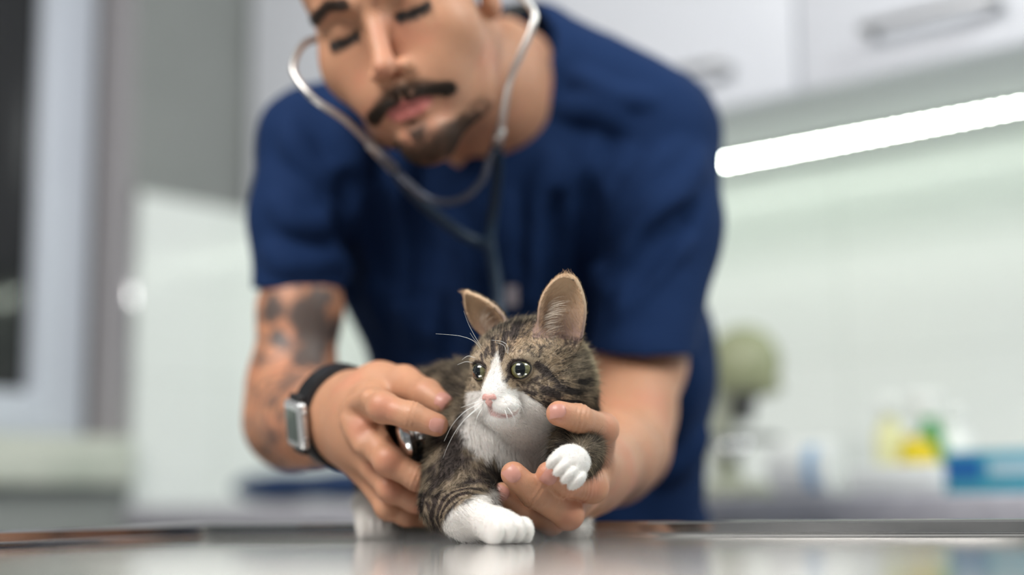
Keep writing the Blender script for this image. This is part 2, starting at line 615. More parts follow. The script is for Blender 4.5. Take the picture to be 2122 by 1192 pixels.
# wall cupboards
CW = .589
for i in range(5):
    s0 = i * CW
    e = empty('wall_cabinet', MR @ Vector(Lp(s0 + CW / 2, .20, UB)), ['white wall cabinet next to the grey wall, left of the vet\'s shoulder', 'white wall cabinet straight behind the vet\'s head',
              'white wall cabinet behind the vet\'s shoulder, its handle half hidden', 'white wall cabinet with the long bar handle at the upper right', 'white wall cabinet at the far right end of the row'][i], 'cabinet', 'white wall cabinets over the worktop')
    w = .012 if i == 0 else 0
    m = MB(MR); lbox(m, s0 + w + .0005, s0 + CW - .0005, .009, .39, UB, UB + .8); m.build('cabinet_body', M_carcass, e)
    m = MB(MR); lbox(m, s0 + w + .0025, s0 + CW - .0025, .391, .410, UB + .0, UB + .79, .003); d = m.build('door', M_cab, e, 'auto')
    h0, h1 = (s0 + .11, s0 + .29) if i % 2 == 0 else (s0 + CW - .29, s0 + CW - .098)
    z = UB + .055
    m = MB(MR)
    for hs in (h0 + .006, h1 - .006):
        m.tube([Lp(hs, .41, z), Lp(hs, .440, z)], .0065, 12)
    m.tube(spline([Lp(h0 + .006, .438, z), Lp(h0 + .010, .444, z), Lp((h0 + h1) / 2, .446, z), Lp(h1 - .010, .444, z), Lp(h1 - .006, .438, z)], 6), .0065, 12)
    m.build('handle', M_steel, d, True)

# led strip under the cupboards
e = empty('led_strip', MR @ Vector(Lp(.8, .155, UB)), 'bright white dotted LED light strip under the wall cabinets', 'light')
m = MB(MR); lbox(m, .05, 1.66, .145, .165, UB - .0065, UB - .0005); m.build('channel', M_alu, e)
led = None
for i in range(76):
    c = MR @ Vector(Lp(.075 + i * .0208, .155, UB - .008))
    if led is None:
        mm = MB(); mm.lathe([(.0, -.0030), (.0022, -.0026), (.0034, -.0010), (.0037, .0008)], (0, 0, 0), (0, 0, 1), 12)
        led = mm.build('led', M_led, None, True); led.parent = e
    o = led if i == 0 else led.copy()
    if i: COL.objects.link(o); o.parent = e
    o.matrix_parent_inverse = Matrix.Identity(4)
    o.location = Vector(c) - e.location

# ------------------------------------------------------------------ examination table (its own frame: x along the far rim)
TX = np.array([.9012, -.4334]); TY = np.array([.4334, .9012])
MT = Matrix.Rotation(math.atan2(TX[1], TX[0]), 4, 'Z')
M_table = mat('stainless_table', (.46, .455, .445), .16, 1, Specular_Tint=(.68, .67, .66, 1))
noise_bump(M_table, 9, .10, .0010, 2, (1.0, 2.2, 1))
N_, L_, b_ = nodes(M_table)
nz = N_.new('ShaderNodeTexNoise'); tc = N_.new('ShaderNodeTexCoord'); mr = N_.new('ShaderNodeMapRange')
nz.inputs['Scale'].default_value = 9; nz.inputs['Detail'].default_value = 6
L_.new(tc.outputs['Object'], nz.inputs['Vector']); L_.new(nz.outputs[0], mr.inputs[0])
mr.inputs[3].default_value = .07; mr.inputs[4].default_value = .15
L_.new(mr.outputs[0], b_.inputs['Roughness'])
e = empty('examination_table', (float((TX * .1 + TY * .68)[0]), float((TX * .1 + TY * .68)[1]), 0), 'stainless steel examination table with raised rim, the kitten on it', 'table')
x0, x1, y0, y1 = -.80, .86, .10, 1.0306
Z = TABLE_Z
# section of the rim, outwards from the tray: (distance outside the tray edge, height)
sec = [(-.004, 0), (-.001, .0004), (.0, .0018), (.001, .0022), (.004, .0024), (.0055, .0034), (.0075, .0100), (.0095, .0115), (.013, .0120), (.030, .0120), (.0345, .0112), (.0365, .0085), (.0370, .0), (.0370, -.03), (.034, -.032)]
V = []; Fc = []
cs = [(x0, y0), (x1, y0), (x1, y1), (x0, y1)]
sg = [(-1, -1), (1, -1), (1, 1), (-1, 1)]
for d_, h_ in sec:
    for c, g in zip(cs, sg):
        V.append((c[0] + g[0] * d_, c[1] + g[1] * d_, Z + h_))
for i in range(len(sec) - 1):
    for j in range(4):
        Fc.append((i * 4 + j, i * 4 + (j + 1) % 4, (i + 1) * 4 + (j + 1) % 4, (i + 1) * 4 + j))
n = len(V)
Fc.append((0, 1, 2, 3))
Fc.append(tuple(len(V) - 4 + j for j in (3, 2, 1, 0)))
m = MB(MT); m.add(V, [f[::1] for f in Fc]); m.build('tabletop', M_table, e, False)
m = MB(MT); m.box((-.10, .47, .04), (.16, .67, Z - .033), .01); m.build('column', M_steel, e, 'auto')
m = MB(MT); m.box((-.40, .28, 0.0), (.46, .88, .04), .012); m.build('base', M_steel, e, 'auto')

# ------------------------------------------------------------------ things standing on the worktop
def on_counter(x, t):
    return hit(x, 1030, t)[0]


M_beige = mat('beige_enamel', (.30, .32, .19), .4)
M_beige2 = mat('pale_enamel', (.42, .44, .35), .4)
M_blk = mat('black_plastic', (.02, .02, .022), .4)
M_white = mat('white_plastic', (.86, .88, .86), .35)
M_paper = noise_color(mat('white_paper', (.85, .87, .85), .8), 80, (.82, .84, .82), (.9, .91, .9))
M_yel = mat('yellow_plastic', (.75, .58, .02), .4)
M_grn = mat('green_plastic', (.02, .30, .07), .4)
M_blue = mat('blue_card', (.01, .13, .40), .5)
M_cyan = mat('cyan_card', (.06, .36, .48), .5)
M_pyel = mat('pale_yellow_plastic', (.78, .76, .42), .5)
M_lens = mat('lens_glass', (.7, .72, .7), .05, 1)

# microscope
tt = .35
s = on_counter(1548, tt)
e = empty('microscope', MR @ Vector(Lp(s, tt, CT)), 'beige bench microscope with round head by the vet\'s elbow', 'microscope')
ht = .232
m = MB(MR); m.box((s - .055, -tt - .07, CT), (s + .05, -tt + .07, CT + .022), .008); m.build('base', M_beige2, e, 'auto')
m = MB(MR); m.tube(spline([(s - .028, -tt, CT + .015), (s - .036, -tt, CT + .07), (s - .034, -tt, CT + .13), (s + .0, -tt, CT + .17)], 8), .022, 16); m.build('arm', M_beige2, e, True)
m = MB(MR); m.lathe([(0, -.036), (.038, -.031), (.053, -.010), (.055, .006), (.044, .026), (.022, .037), (0, .039)], (s + .002, -tt, CT + .188), (.25, -1, .1)); m.build('head', M_beige, e, True)
m = MB(MR); m.tube([(s + .034, -tt - .0, CT + .178), (s + .046, -tt - .0, CT + .145)], [.014, .017], 16); m.build('eyepiece', M_beige, e, True)
m = MB(MR); m.box((s - .03, -tt - .04, CT + .078), (s + .04, -tt + .03, CT + .086), .002); m.build('stage', M_blk, e, 'auto')
m = MB(MR); m.tube([(s + .008, -tt - .012, CT + .15), (s + .008, -tt - .012, CT + .105)], [.018, .012], 16); m.build('objective', M_blk, e, True)
for dx in (-.006, .020):
    m = MB(MR); m.lathe([(0, -.006), (.010, -.005), (.013, 0), (.011, .006), (0, .008)], (s + dx, -tt - .045, CT + .070), (.2, -1, .35), 20); m.build('highlight_knob', M_chrome, e, True)  # chrome discs added to give two blurred highlights

# paper roll lying down, with a blue print
tt = .45; s0, s1 = on_counter(1575, tt + .05), on_counter(1735, tt)
e = empty('paper_towel_roll', MR @ Vector(Lp((s0 + s1) / 2, tt, CT)), 'white wrapped paper roll with blue mark lying beside the microscope', 'paper roll')
m = MB(MR); R_ = .036
m.tube([(s0, -tt, CT + R_), (s0 + .004, -tt, CT + R_), (s1 - .004, -tt, CT + R_), (s1, -tt, CT + R_)], [R_ * .92, R_, R_, R_ * .92], 36); m.build('roll', M_paper, e, 'auto')
m = MB(MR); m.tube([(s0 + .055, -tt, CT + R_), (s0 + .073, -tt, CT + R_)], R_ * 1.01, 36); 
vv = m.v[0]; keep = [f for f in m.f if len(f) == 4 and all(-vv[i][1] > tt + R_ * .55 for i in f)]
m.f = keep; m.build('blue_mark', mat('pale_blue_print', (.35, .55, .78), .6), e)

# flat white pack of wipes, stack and box
tt = .41; s0, s1 = on_counter(1790, tt), on_counter(1985, tt)
m = MB(MR); m.box((s0, -tt - .05, CT), (s1, -tt + .03, CT + .038), .010)
tag(m.build('wipes_pack', M_paper, None, 'auto'), 'flat white pack lying in front of the green bottle', 'pack')
tt = .35; s0, s1 = on_counter(1700, tt), on_counter(1775, tt)
m = MB(MR); m.box((s0 + .008, -tt - .035, CT), (s1 - .004, -tt + .04, CT + .022), .008)
tag(m.build('gauze_pack', M_paper, None, 'auto'), 'small white gauze pack between paper roll and flat pack', 'pack')


def bottle(s, t, z, prof, M1, name, label, cap=None, capM=None, spray=False):
    e = empty(name, MR @ Vector(Lp(s, t, z)), label, 'bottle')
    m = MB(MR); m.lathe(prof, (s, -t, z), (0, 0, 1), 28); m.build('bottle_body', M1, e, True)
    h = prof[-1][1]
    if cap:
        m = MB(MR); m.lathe([(cap[0], 0), (cap[0], cap[1] * .9), (cap[0] * .8, cap[1])], (s, -t, z + h), (0, 0, 1), 20); m.build('cap', capM, e, True)
    if spray:
        m = MB(MR); m.lathe([(.011, 0), (.011, .018)], (s, -t, z + h), (0, 0, 1), 18)
        m.box((s - .030, -t - .009, z + h + .016), (s + .016, -t + .009, z + h + .036), .004)
        m.tube([(s - .018, -t, z + h + .016), (s - .026, -t, z + h - .008)], .0035, 8); m.build('spray_trigger', capM, e, 'auto')
    return e


# green and yellow bottle, white bottles, pale yellow pot
zq = CT
tt = .27
s = on_counter(1935, tt); zt = hit(1935, 868, tt)[1]
bottle(s, tt, zq, [(0, 0), (.019, 0), (.021, .004), (.021, (zt - zq) * .62), (.012, (zt - zq) * .9), (.012, zt - zq)], M_grn, 'cleaner_bottle', 'green cleaner bottle with white spray head behind the yellow cloth', None, M_white, True)
s = on_counter(1985, tt - .03); zt = hit(1985, 875, tt)[1]
bottle(s, tt - .03, zq, [(0, 0), (.022, 0), (.024, .004), (.024, (zt - zq) * .8), (.012, (zt - zq) * .95), (.012, zt - zq)], M_white, 'white_bottle', 'white bottle just right of the green cleaner bottle', (.013, .02), M_white)
s = on_counter(1850, tt); zt = hit(1850, 865, tt)[1]
bottle(s, tt, zq, [(0, 0), (.018, 0), (.020, .004), (.020, (zt - zq) * .8), (.011, (zt - zq) * .92), (.011, zt - zq)], M_pyel, 'pale_bottle', 'pale cream bottle left of the yellow cloth', (.012, .03), M_white)
# crumpled yellow cloth leaning over a low white tub
tt = .34
s0, s1 = on_counter(1868, tt), on_counter(1945, tt); zt = hit(1905, 905, tt)[1]; zb = hit(1905, 972, tt)[1]
e = empty('white_tub', MR @ Vector(Lp((s0 + s1) / 2, tt, CT)), 'low white tub under the yellow cloth', 'tub')
m = MB(MR); m.box((s0 - .005, -tt - .022, CT), (s1 + .005, -tt + .025, zb - .002), .005); m.build('tub_body', M_white, e, 'auto')
rg = np.random.default_rng(5)
nx, ny = 14, 8; V = []; Fc = []
for sd in (0, 1):
    for j in range(ny):
        for i in range(nx):
            u, v = i / (nx - 1), j / (ny - 1)
            x = s0 + (s1 - s0) * (u * (1 - .18 * v) + .14 * v)
            y = -tt + (.016 if sd else -.016) * (1 - .5 * v) + .004 * math.sin(7 * u + 3 * v)
            z = zb + (zt - zb) * v * (.62 + .38 * math.sin(2.4 * u + .7)) + .002 * math.sin(11 * u)
            V.append((x, y, z))
for sd in (0, 1):
    for j in range(ny - 1):
        for i in range(nx - 1):
            q = sd * nx * ny + j * nx + i
            f = (q, q + 1, q + nx + 1, q + nx)
            Fc.append(f if sd == 0 else f[::-1])
b_l = [i for i in range(nx)] + [j * nx + nx - 1 for j in range(1, ny)] + [(ny - 1) * nx + i for i in range(nx - 2, -1, -1)] + [j * nx for j in range(ny - 2, 0, -1)]
for k in range(len(b_l)):
    a, b = b_l[k], b_l[(k + 1) % len(b_l)]
    Fc.append((b, a, a + nx * ny, b + nx * ny))
m = MB(MR); m.add(V, Fc)
tag(m.build('yellow_cloth', noise_color(mat('yellow_cloth', (.85, .7, .03), .8), 60, (.70, .45, .02), (.90, .78, .03)), None, True), 'crumpled bright yellow cloth on the low white tub', 'cloth')
# blue box at the right
tt = .39
s0 = on_counter(2000, tt); s1 = s0 + .14; zt = hit(2000, 938, tt)[1]
e = empty('glove_box', MR @ Vector(Lp((s0 + s1) / 2, tt, CT)), 'blue and turquoise cardboard glove box at the right end', 'box')
m = MB(MR); m.box((s0, -tt - .055, CT), (s1, -tt + .05, zt), .002); m.build('carton', M_cyan, e, 'auto')
m = MB(MR); m.box((s0 + .002, -tt - .0565, CT + .018), (s0 + .045, -tt - .0552, zt - .008)); m.build('blue_panel', M_blue, e)
m = MB(MR); m.box((s0 + .055, -tt - .0565, CT + .022), (s1 - .01, -tt - .0552, zt - .012)); m.build('pale_panel', mat('pale_blue_card', (.45, .62, .70), .5), e)
# the dark band in the middle of the left: navy garment folded on the worktop
tt = .47
s0, s1 = on_counter(532, tt), on_counter(760, tt)
S = Sdf()
c0 = np.array(MR @ Vector(Lp(s0 + .02, tt, CT + .028))); c1 = np.array(MR @ Vector(Lp(s1, tt, CT + .03)))
ax = np.array([[*RA, 0], [*RV, 0], [0, 0, 1.]])
for i in range(6):
    c = c0 + (c1 - c0) * (i / 5 + .03)
    S.ell(c + np.array([0, 0, .0]), ((np.linalg.norm(c1 - c0)) / 5.5, .075, .0275 + .003 * math.sin(i * 2.)), ax, .02)
S.fn(lambda P: CT + .001 - P[:, 2], c0, 9, 0, 'i')
V, Q, Nn = polygonise(S, .004)
tag(link('folded_garment', mesh_from('folded_garment', V, Q), mat('navy_fabric', (.012, .04, .12), .9)), 'navy folded garment on the worktop behind the tattooed arm', 'garment')
# ------------------------------------------------------------------ the kitten
rng = np.random.default_rng(11)
KS = 1.0455                                     # size of the head model
K_l = camvec((0.8711, -0.4855, 0.0745)); K_f = camvec((-0.487, -0.8734, 0.0031)); K_u = camvec((-0.0636, 0.039, 0.9972))
K_o = CAMP + camvec((0.0059, 1.02, -0.0635))
KA = np.array([K_l, K_f, K_u])


def H(x, y, z):
    return K_o + KS * (x * K_l + y * K_f + z * K_u)


def Hl(P):
    return (np.asarray(P) - K_o) @ KA.T / KS


def hell(S, c, r, k=.008, mode='u', axes=None):
    S.ell(H(*c), np.array(r) * KS, KA if axes is None else axes, k, mode)


def hcone(S, a, b, ra, rb, k=.008, mode='u'):
    S.cone(H(*a), H(*b), ra * KS, rb * KS, k, mode)


# ---- head
KH = Sdf()
hell(KH, (0, -.010, .006), (.0365, .040, .0325))
hell(KH, (0, -.026, -.006), (.033, .0305, .034), .02)
for s_ in (-1, 1):
    hell(KH, (s_ * .0205, .006, -.013), (.0165, .018, .015), .012)
    hell(KH, (s_ * .014, .022, .013), (.010, .008, .006), .008)      # brow
hcone(KH, (0, .014, .013), (0, .0375, -.0088), .0100, .0062, .010)
hcone(KH, (0, .030, -.010), (0, .036, -.014), .0105, .0085, .008)
for s_ in (-1, 1):
    hell(KH, (s_ * .0074, .0350, -.0185), (.0088, .0085, .0066), .004)
hell(KH, (0, .0315, -.0262), (.0085, .0085, .0055), .005)
hcone(KH, (0, .028, -.024), (0, .0, -.03), .009, .016, .010)
# eye sockets
EYE = [(.0150, .0245, .0050), (-.0150, .0245, .0050)]
for c in EYE:
    KH.ell(H(*c) , np.array((.0070, .0086, .0066)) * KS, KA, .0020, 's')
# mouth line under the pads
for s_ in (-1, 1):
    KH.chain([H(0, .0445, -.0165), H(0, .0435, -.0215), H(s_ * .006, .0425, -.0245), H(s_ * .0125, .0365, -.0245), H(s_ * .0165, .029, -.0215)], [.0006, .0008, .0009, .0009, .0006], .0012, 's')

# ---- ears (open shells)
EARS = []


def ear(S, c, eu, en, r, tipc, off, rin, tr_=.0042):
    eu = nrm(eu); en = nrm(en - eu * np.dot(en, eu)); es = np.cross(eu, en)
    A = np.array([es, en, eu])
    G = Sdf()
    G.ell(c, r, A, .004)
    G.cone(c + eu * r[2] * .35, tipc, r[0] * .62, tr_, .012)
    Gi = Sdf()
    Gi.ell(c + en * off, rin, A, .004)
    Gi.cone(c + eu * r[2] * .35 + en * off, tipc - eu * .0026 + en * off * .75, r[0] * .50, tr_ * .6, .010)
    def f(P):
        d = G.eval(P)
        return np.maximum(d, -Gi.eval(P))
    S.fn(f, c, float(max(r)) * 1.5, .005)
    EARS.append((c, A, np.array(r)))


cn = W(1163, 665, 1.006)
ear(KH, cn, camvec((.10, -.06, 1)), camvec((-.10, -1, .04)), (.0172, .0100, .0320), W(1177, 591, 1.003), .0068, (.0158, .0115, .0305))
cf = W(1020, 672, 1.046)
ear(KH, cf, camvec((-.66, 0, .75)), camvec((-.30, -.93, -.20)), (.0118, .0078, .0235), W(967, 607, 1.046), .0052, (.0106, .0088, .0222), .0022)

# ---- body
KB = Sdf()
KB.cone(W(1125, 800, 1.045), W(1075, 905, 1.06), .031, .036, .02)
KB.cone(W(1160, 805, 1.05), W(1145, 900, 1.06), .016, .025, .02)
KB.ell(W(1072, 925, 1.060), (.037, .040, .040), None, .02)
KB.cone(W(1060, 890, 1.075), W(965, 880, 1.10), .040, .043, .02)
KB.cone(W(965, 880, 1.10), W(885, 905, 1.17), .043, .048, .02)
KB.cone(W(885, 905, 1.17), W(850, 960, 1.205), .048, .046, .02)
KB.ell(W(960, 975, 1.12), (.045, .045, .035), None, .02)
KB.cone(W(1065, 940, 1.07), W(1110, 1010, 1.08), .030, .022, .02)
# viewer-left foreleg
KB.ell(W(985, 915, 1.050), (.026, .028, .030), None, .018)
KB.cone(W(968, 930, 1.042), W(930, 1035, 1.018), .0245, .0170, .014)
KB.cone(W(955, 985, 1.03), W(985, 1035, 1.0), .022, .014, .014)
KB.cone(W(926, 1050, 1.012), W(968, 1070, .982), .0165, .0135, .012)
KB.cone(W(968, 1070, .982), W(1022, 1083, .962), .0130, .0105, .010)
pz = TABLE_Z


def paw(S, c, fw, sd, upv, r, ntoe=4, k=.0028):
    """a rounded paw of four toes; fw = where the toes point, sd = across"""
    S.ell(c - fw * r * .25, (r * 1.0, r * 1.0, r * .82), np.array([sd, fw, upv]), .005)
    for i in range(ntoe):
        u = (i - (ntoe - 1) / 2) / ((ntoe - 1) / 2)
        tc_ = c + sd * u * r * .80 + fw * (r * .62 * (1 - .32 * abs(u))) - upv * r * .12 * abs(u)
        S.ell(tc_, (r * .34, r * .62, r * .62), np.array([sd, fw, upv]), k * .75)


pf = nrm(np.array([.55, -.83, 0])); ps = nrm(np.cross(pf, [0, 0, 1])) * -1
zup = np.array([0, 0, 1.])
pc = W(1044, 1089, .958)
paw(KB, np.array([pc[0], pc[1], pz + .0105]), pf, ps, zup, .0150)
# raised foreleg and paw
KB.ell(W(1160, 905, 1.055), (.026, .028, .030), None, .018)
KB.cone(W(1172, 905, 1.045), W(1196, 935, 1.010), .0200, .0150, .012)
KB.cone(W(1196, 935, 1.010), W(1184, 958, .982), .0150, .0115, .010)
paw(KB, W(1181, 962, .968), nrm(camvec((-.35, -.80, -.50))), nrm(camvec((.62, -.10, -.60)) * -1), nrm(np.cross(nrm(camvec((.62, -.10, -.60)) * -1), nrm(camvec((-.35, -.80, -.50))))), .0126)
# hind legs
KB.ell(W(862, 1010, 1.175), (.036, .05, .036), None, .02)
KB.cone(W(815, 1050, 1.175), W(772, 1062, 1.160), .020, .0125, .012)
hp = W(768, 1080, 1.150)
KB.cone(W(772, 1055, 1.16), np.array([hp[0], hp[1], pz + .012]), .0125, .0115, .01)
paw(KB, np.array([hp[0], hp[1], pz + .0095]) + np.array([.004, -.006, 0]), nrm(np.array([.2, -.97, 0])), nrm(np.array([.97, .2, 0])), zup, .0125)
KB.cone(W(1000, 1020, 1.14), W(1120, 1060, 1.11), .030, .016, .02)
h2 = W(1190, 1095, 1.083)
KB.cone(W(1120, 1060, 1.11), np.array([h2[0], h2[1], pz + .010]), .016, .0095, .01)
KB.ell(np.array([h2[0], h2[1], pz + .0085]), (.010, .013, .0085), None, .004)
# tail curled behind the body
KB.chain([W(850, 965, 1.24), W(900, 1010, 1.275), W(980, 1030, 1.26), W(1050, 1020, 1.22)], [.012, .009, .008, .006], .01)

CAT = Sdf()
CAT.ops = KB.ops + KH.ops
# keep the head's carving out of the body: sockets and mouth lie in front of everything anyway
CAT.fn(lambda P: (TABLE_Z + .0004) - P[:, 2], K_o, 9, 0, 'i')
Vc, Qc, Nc = polygonise(CAT, .0011)

# ---- where each coat colour lies, in the kitten's own frame
mk_pts = lambda L, d0=.93, d1=1.1: np.array([CAT.ray(x, y, d0, d1) for x, y in L])
STR_HEAD = [(mk_pts([(1112, 757), (1128, 768), (1145, 785), (1158, 802), (1172, 809), (1195, 814)]), .0022, 1.0),
            (mk_pts([(1124, 808), (1140, 813), (1156, 822)]), .0021, .95),
            (mk_pts([(1056, 781), (1044, 792), (1040, 799)]), .0012, 1.0),
            (mk_pts([(1010, 722), (1006, 740)]), .0013, .8), (mk_pts([(1022, 700), (1024, 735)]), .0016, .8),
            (mk_pts([(1050, 690), (1040, 730), (1036, 745)]), .0020, .75), (mk_pts([(1072, 672), (1064, 700)]), .0024, .9),
            (mk_pts([(998, 735), (1000, 752)]), .0011, .8), (mk_pts([(1085, 812), (1110, 816)]), .0010, .6),
            (mk_pts([(1188, 790), (1215, 795)]), .0018, .5), (mk_pts([(1120, 835), (1165, 832), (1200, 838)]), .0018, .55),
            (mk_pts([(1075, 796), (1095, 792), (1112, 784)]), .0018, .45)]
BIB = np.array([W(1030, 872, 1.005), W(1078, 900, 1.012), W(1100, 945, 1.018), W(1112, 985, 1.03)])
SOCK = [(mk_pts([(1000, 1040)])[0])]
LEG_A = np.array([W(955, 930, 1.01), W(930, 1035, 1.0), W(950, 1075, .975), W(1030, 1083, .95)])
TAN = np.array([.45, .36, .25]); DARK = np.array([.022, .018, .016]); WHITE = np.array([.86, .84, .81]); GREYB = np.array([.19, .155, .115])


def coat(P, hairs=True):
    """colour and region weights at points of the coat"""
    n = len(P)
    L = Hl(P)
    inhead = sstep(.004, -.004, CAT_head_minus_body(P))
    # agouti ground: warm tan tipped with dark
    g1 = fbm(P, 90, 3); g2 = fbm(P, 260, 5, 2)
    # body: broad blurred bands across the trunk
    ax = P @ nrm(camvec((-.65, .74, -.1)))
    bands = .5 + .5 * np.sin(ax * 260 + 3.0 * (fbm(P, 28, 9) - .5) * 2 + (P[:, 2]) * 60)
    g3 = hash_noise(P, 800, 13)
    amt_body = .68 + .30 * (bands - .5) + .9 * (fbm(P, 150, 55, 2) - .5) + .45 * (g1 - .5)
    # foreleg rings
    dl, tl = seg_dist(P, LEG_A)
    onleg = sstep(.034, .020, dl) * (1 - inhead)
    rings = .5 + .5 * np.sin(tl * 58 + 6.5 * (fbm(P, 55, 21) - .5) * 2)
    amt_leg = .60 + .80 * (rings - .5) + .7 * (g2 - .5) + .35 * sstep(.012, .0, np.linalg.norm(P - W(890, 1050, 1.0), axis=1) - .010)
    low_ = onleg * sstep(.20, .34, tl)
    amt_b = amt_body * (1 - low_) + amt_leg * low_
    # head: finer ground, lighter over the eyes and on the cheeks
    amt_h = .52 + .28 * (g1 - .5) + .50 * (g2 - .5) + .85 * (g3 - .5)
    amt_h += .20 * sstep(.020, .036, L[:, 2]) + .12 * sstep(-.005, -.03, L[:, 1])
    for pts, w, a in STR_HEAD:
        d, _ = seg_dist(P, pts)
        amt_h += a * 1.15 * sstep(w * 1.6, w * .6, d)
    for c in EYE:                                # pale ring and dark rim round the eyes
        d = np.linalg.norm((L - np.array(c) - np.array([0, .004, 0])) / np.array([1.15, 1, 1.0]), axis=1)
        amt_h -= .42 * sstep(.0135, .0095, d) * sstep(.0072, .0086, d)
        amt_h += .9 * sstep(.0082, .0072, d)
    amt = np.clip(amt_b * (1 - inhead) + amt_h * inhead, 0, 1.05)
    ground = TAN * (1 - .25 * fbm(P, 40, 31))[:, None]
    ground = ground * (1 - .22 * (1 - inhead))[:, None]
    # warmer (ginger) patches round the eye and brow
    warm = np.clip(fbm(P, 55, 44) - .45, 0, 1)[:, None] * inhead[:, None] * 1.6
    ground = ground * (1 - warm) + np.array([.52, .34, .19]) * warm
    # pale ruff at the back of the cheek
    ruff = inhead * sstep(-.022, -.045, L[:, 1]) * sstep(.010, .028, L[:, 0])
    ground = ground * (1 - .6 * ruff[:, None]) + np.array([.66, .58, .36]) * .6 * ruff[:, None]
    amt = amt * (1 - .75 * ruff)
    mixn = amt + (rng.random(n) - .5) * (.50 if hairs else 0)
    col = ground + (DARK - ground) * sstep(.36, .80, mixn)[:, None]
    if hairs: col = col * (.62 + .76 * rng.random(n))[:, None]
    # white parts
    z, x, y = L[:, 2], L[:, 0], L[:, 1]
    jag = (fbm(P, 420, 7, 2) - .5) * .004
    half = np.interp(z, [-.035, -.018, -.013, -.008, -.002, .004, .012, .017], [.030, .0255, .0185, .0108, .0072, .0050, .0026, .0])
    half = np.where(x < 0, np.minimum(half, np.interp(z, [-.030, -.018, -.013, -.008, -.002], [.026, .0145, .0105, .0085, .0072])), half)
    wh = sstep(.0012, -.0012, np.abs(x) - half + jag * .8) * sstep(.006, .012, y) * (z < .018)
    chin = sstep(.0016, -.0016, z + np.interp(x, [-.020, -.009, .012, .026], [.0235, .0175, .0165, .0215]) + jag) * sstep(-.012, .000, y)
    wh = np.maximum(wh, chin) * inhead
    db, tb = seg_dist(P, BIB)
    rb = np.interp(tb, [0, .33, .66, 1], [.030, .0265, .0180, .0125])
    wb = sstep(.003, -.003, db - rb + jag * 2)
    wh = np.maximum(wh, wb * sstep(.0, -.002, P[:, 2] - H(0, 0, -.010)[2]))
    # socks
    q = (P - WRIST) @ WDIR
    sock = sstep(-.002, .003, q + jag) * sstep(.060, .050, np.linalg.norm(P - np.array([pc[0], pc[1], pz + .012]), axis=1))
    rp = sstep(.0195, .0175, np.linalg.norm(P - W(1180, 962, .966), axis=1) + jag)
    hd = sstep(.030, .026, np.linalg.norm(P - np.array([hp[0], hp[1], pz + .012]), axis=1) + jag)
    h2d = sstep(.022, .018, np.linalg.norm(P - np.array([h2[0], h2[1], pz + .008]), axis=1))
    under = sstep(.010, .006, np.linalg.norm(P - W(1165, 1030, 1.03), axis=1)) * 0
    wh = np.clip(np.maximum.reduce([wh, sock, rp, hd, h2d, under]), 0, 1)
    wcol = WHITE * (1 - .06 * rng.random(n)[:, None] * hairs)
    col = col * (1 - wh[:, None]) + wcol * wh[:, None]
    return col, wh, inhead


def CAT_head_minus_body(P):
    return KH.eval(P) - KB.eval(P)


WR0 = W(952, 1058, .985)
WRIST = WR0
WDIR = nrm(camvec((.58, -.28, -.76)))


def ear_w(P):
    """weight inside an ear cup, and on the ear's back"""
    inn = np.zeros(len(P)); out = np.zeros(len(P)); tip = np.zeros(len(P))
    for c, A, r in EARS:
        q = (P - c) @ A.T
        near = (np.abs(q[:, 0]) < r[0] * 1.25) & (np.abs(q[:, 1]) < r[1] * 1.8) & (q[:, 2] > -r[2] * .62) & (q[:, 2] < r[2] * 1.5)
        out[near] = 1
    return out


colb, whb, inh = coat(Vc, False)
colb = colb * .90 + .10 * np.array([.50, .33, .28])        # skin shows faintly through
earz = ear_w(Vc)
PINKEAR = np.array([.62, .33, .27])
inner = np.zeros(len(Vc))
for c, A, r in EARS:
    q = (Vc - c) @ A.T
    nn = Nc @ A.T
    e_in = (nn[:, 1] > .12) & (np.abs(q[:, 0]) < r[0] * 1.1) & (np.abs(q[:, 1]) < r[1] * 1.6) & (q[:, 2] > -r[2] * .40) & (q[:, 2] < r[2] * 1.4)
    inner[e_in] = 1
edge = sstep(.3, .9, inner)
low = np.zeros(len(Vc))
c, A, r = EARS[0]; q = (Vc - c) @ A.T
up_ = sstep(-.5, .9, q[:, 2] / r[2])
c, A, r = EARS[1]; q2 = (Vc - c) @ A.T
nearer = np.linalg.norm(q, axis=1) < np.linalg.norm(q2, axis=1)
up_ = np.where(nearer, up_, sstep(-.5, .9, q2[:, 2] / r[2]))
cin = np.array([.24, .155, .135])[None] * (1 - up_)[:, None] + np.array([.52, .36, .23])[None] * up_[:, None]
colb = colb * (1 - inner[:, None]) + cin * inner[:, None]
# pink at the mouth and round the nose
L_ = Hl(Vc)
md, _ = seg_dist(L_ * np.array([1, 1, 1]), np.array([(0, .0435, -.0175), (0, .0425, -.0225), (.006, .0415, -.0245), (.0125, .036, -.0240), (.0175, .028, -.0215)]))
mk = sstep(.0030, .0008, md) * inh
colb = colb * (1 - .8 * mk[:, None]) + np.array([.55, .28, .26]) * .8 * mk[:, None]

kz = empty('kitten', (float(pc[0]), float(pc[1]), TABLE_Z), 'brown tabby kitten with white paws and chest on the steel table', 'cat')
M_kskin = mat('kitten_skin', (.6, .4, .3), .75, Subsurface_Weight=.0)
attr_color(M_kskin)
b_ = M_kskin.node_tree.nodes['Principled BSDF']
b_.inputs['Subsurface Weight'].default_value = .15
b_.inputs['Subsurface Radius'].default_value = (.004, .0015, .001)
me = mesh_from('body', Vc, Qc)
set_tint(me, colb)
link('body', me, M_kskin, kz)

# ---- fur
M_fur = mat('kitten_fur', (.5, .4, .3), .65, 0, .22)
attr_color(M_fur)
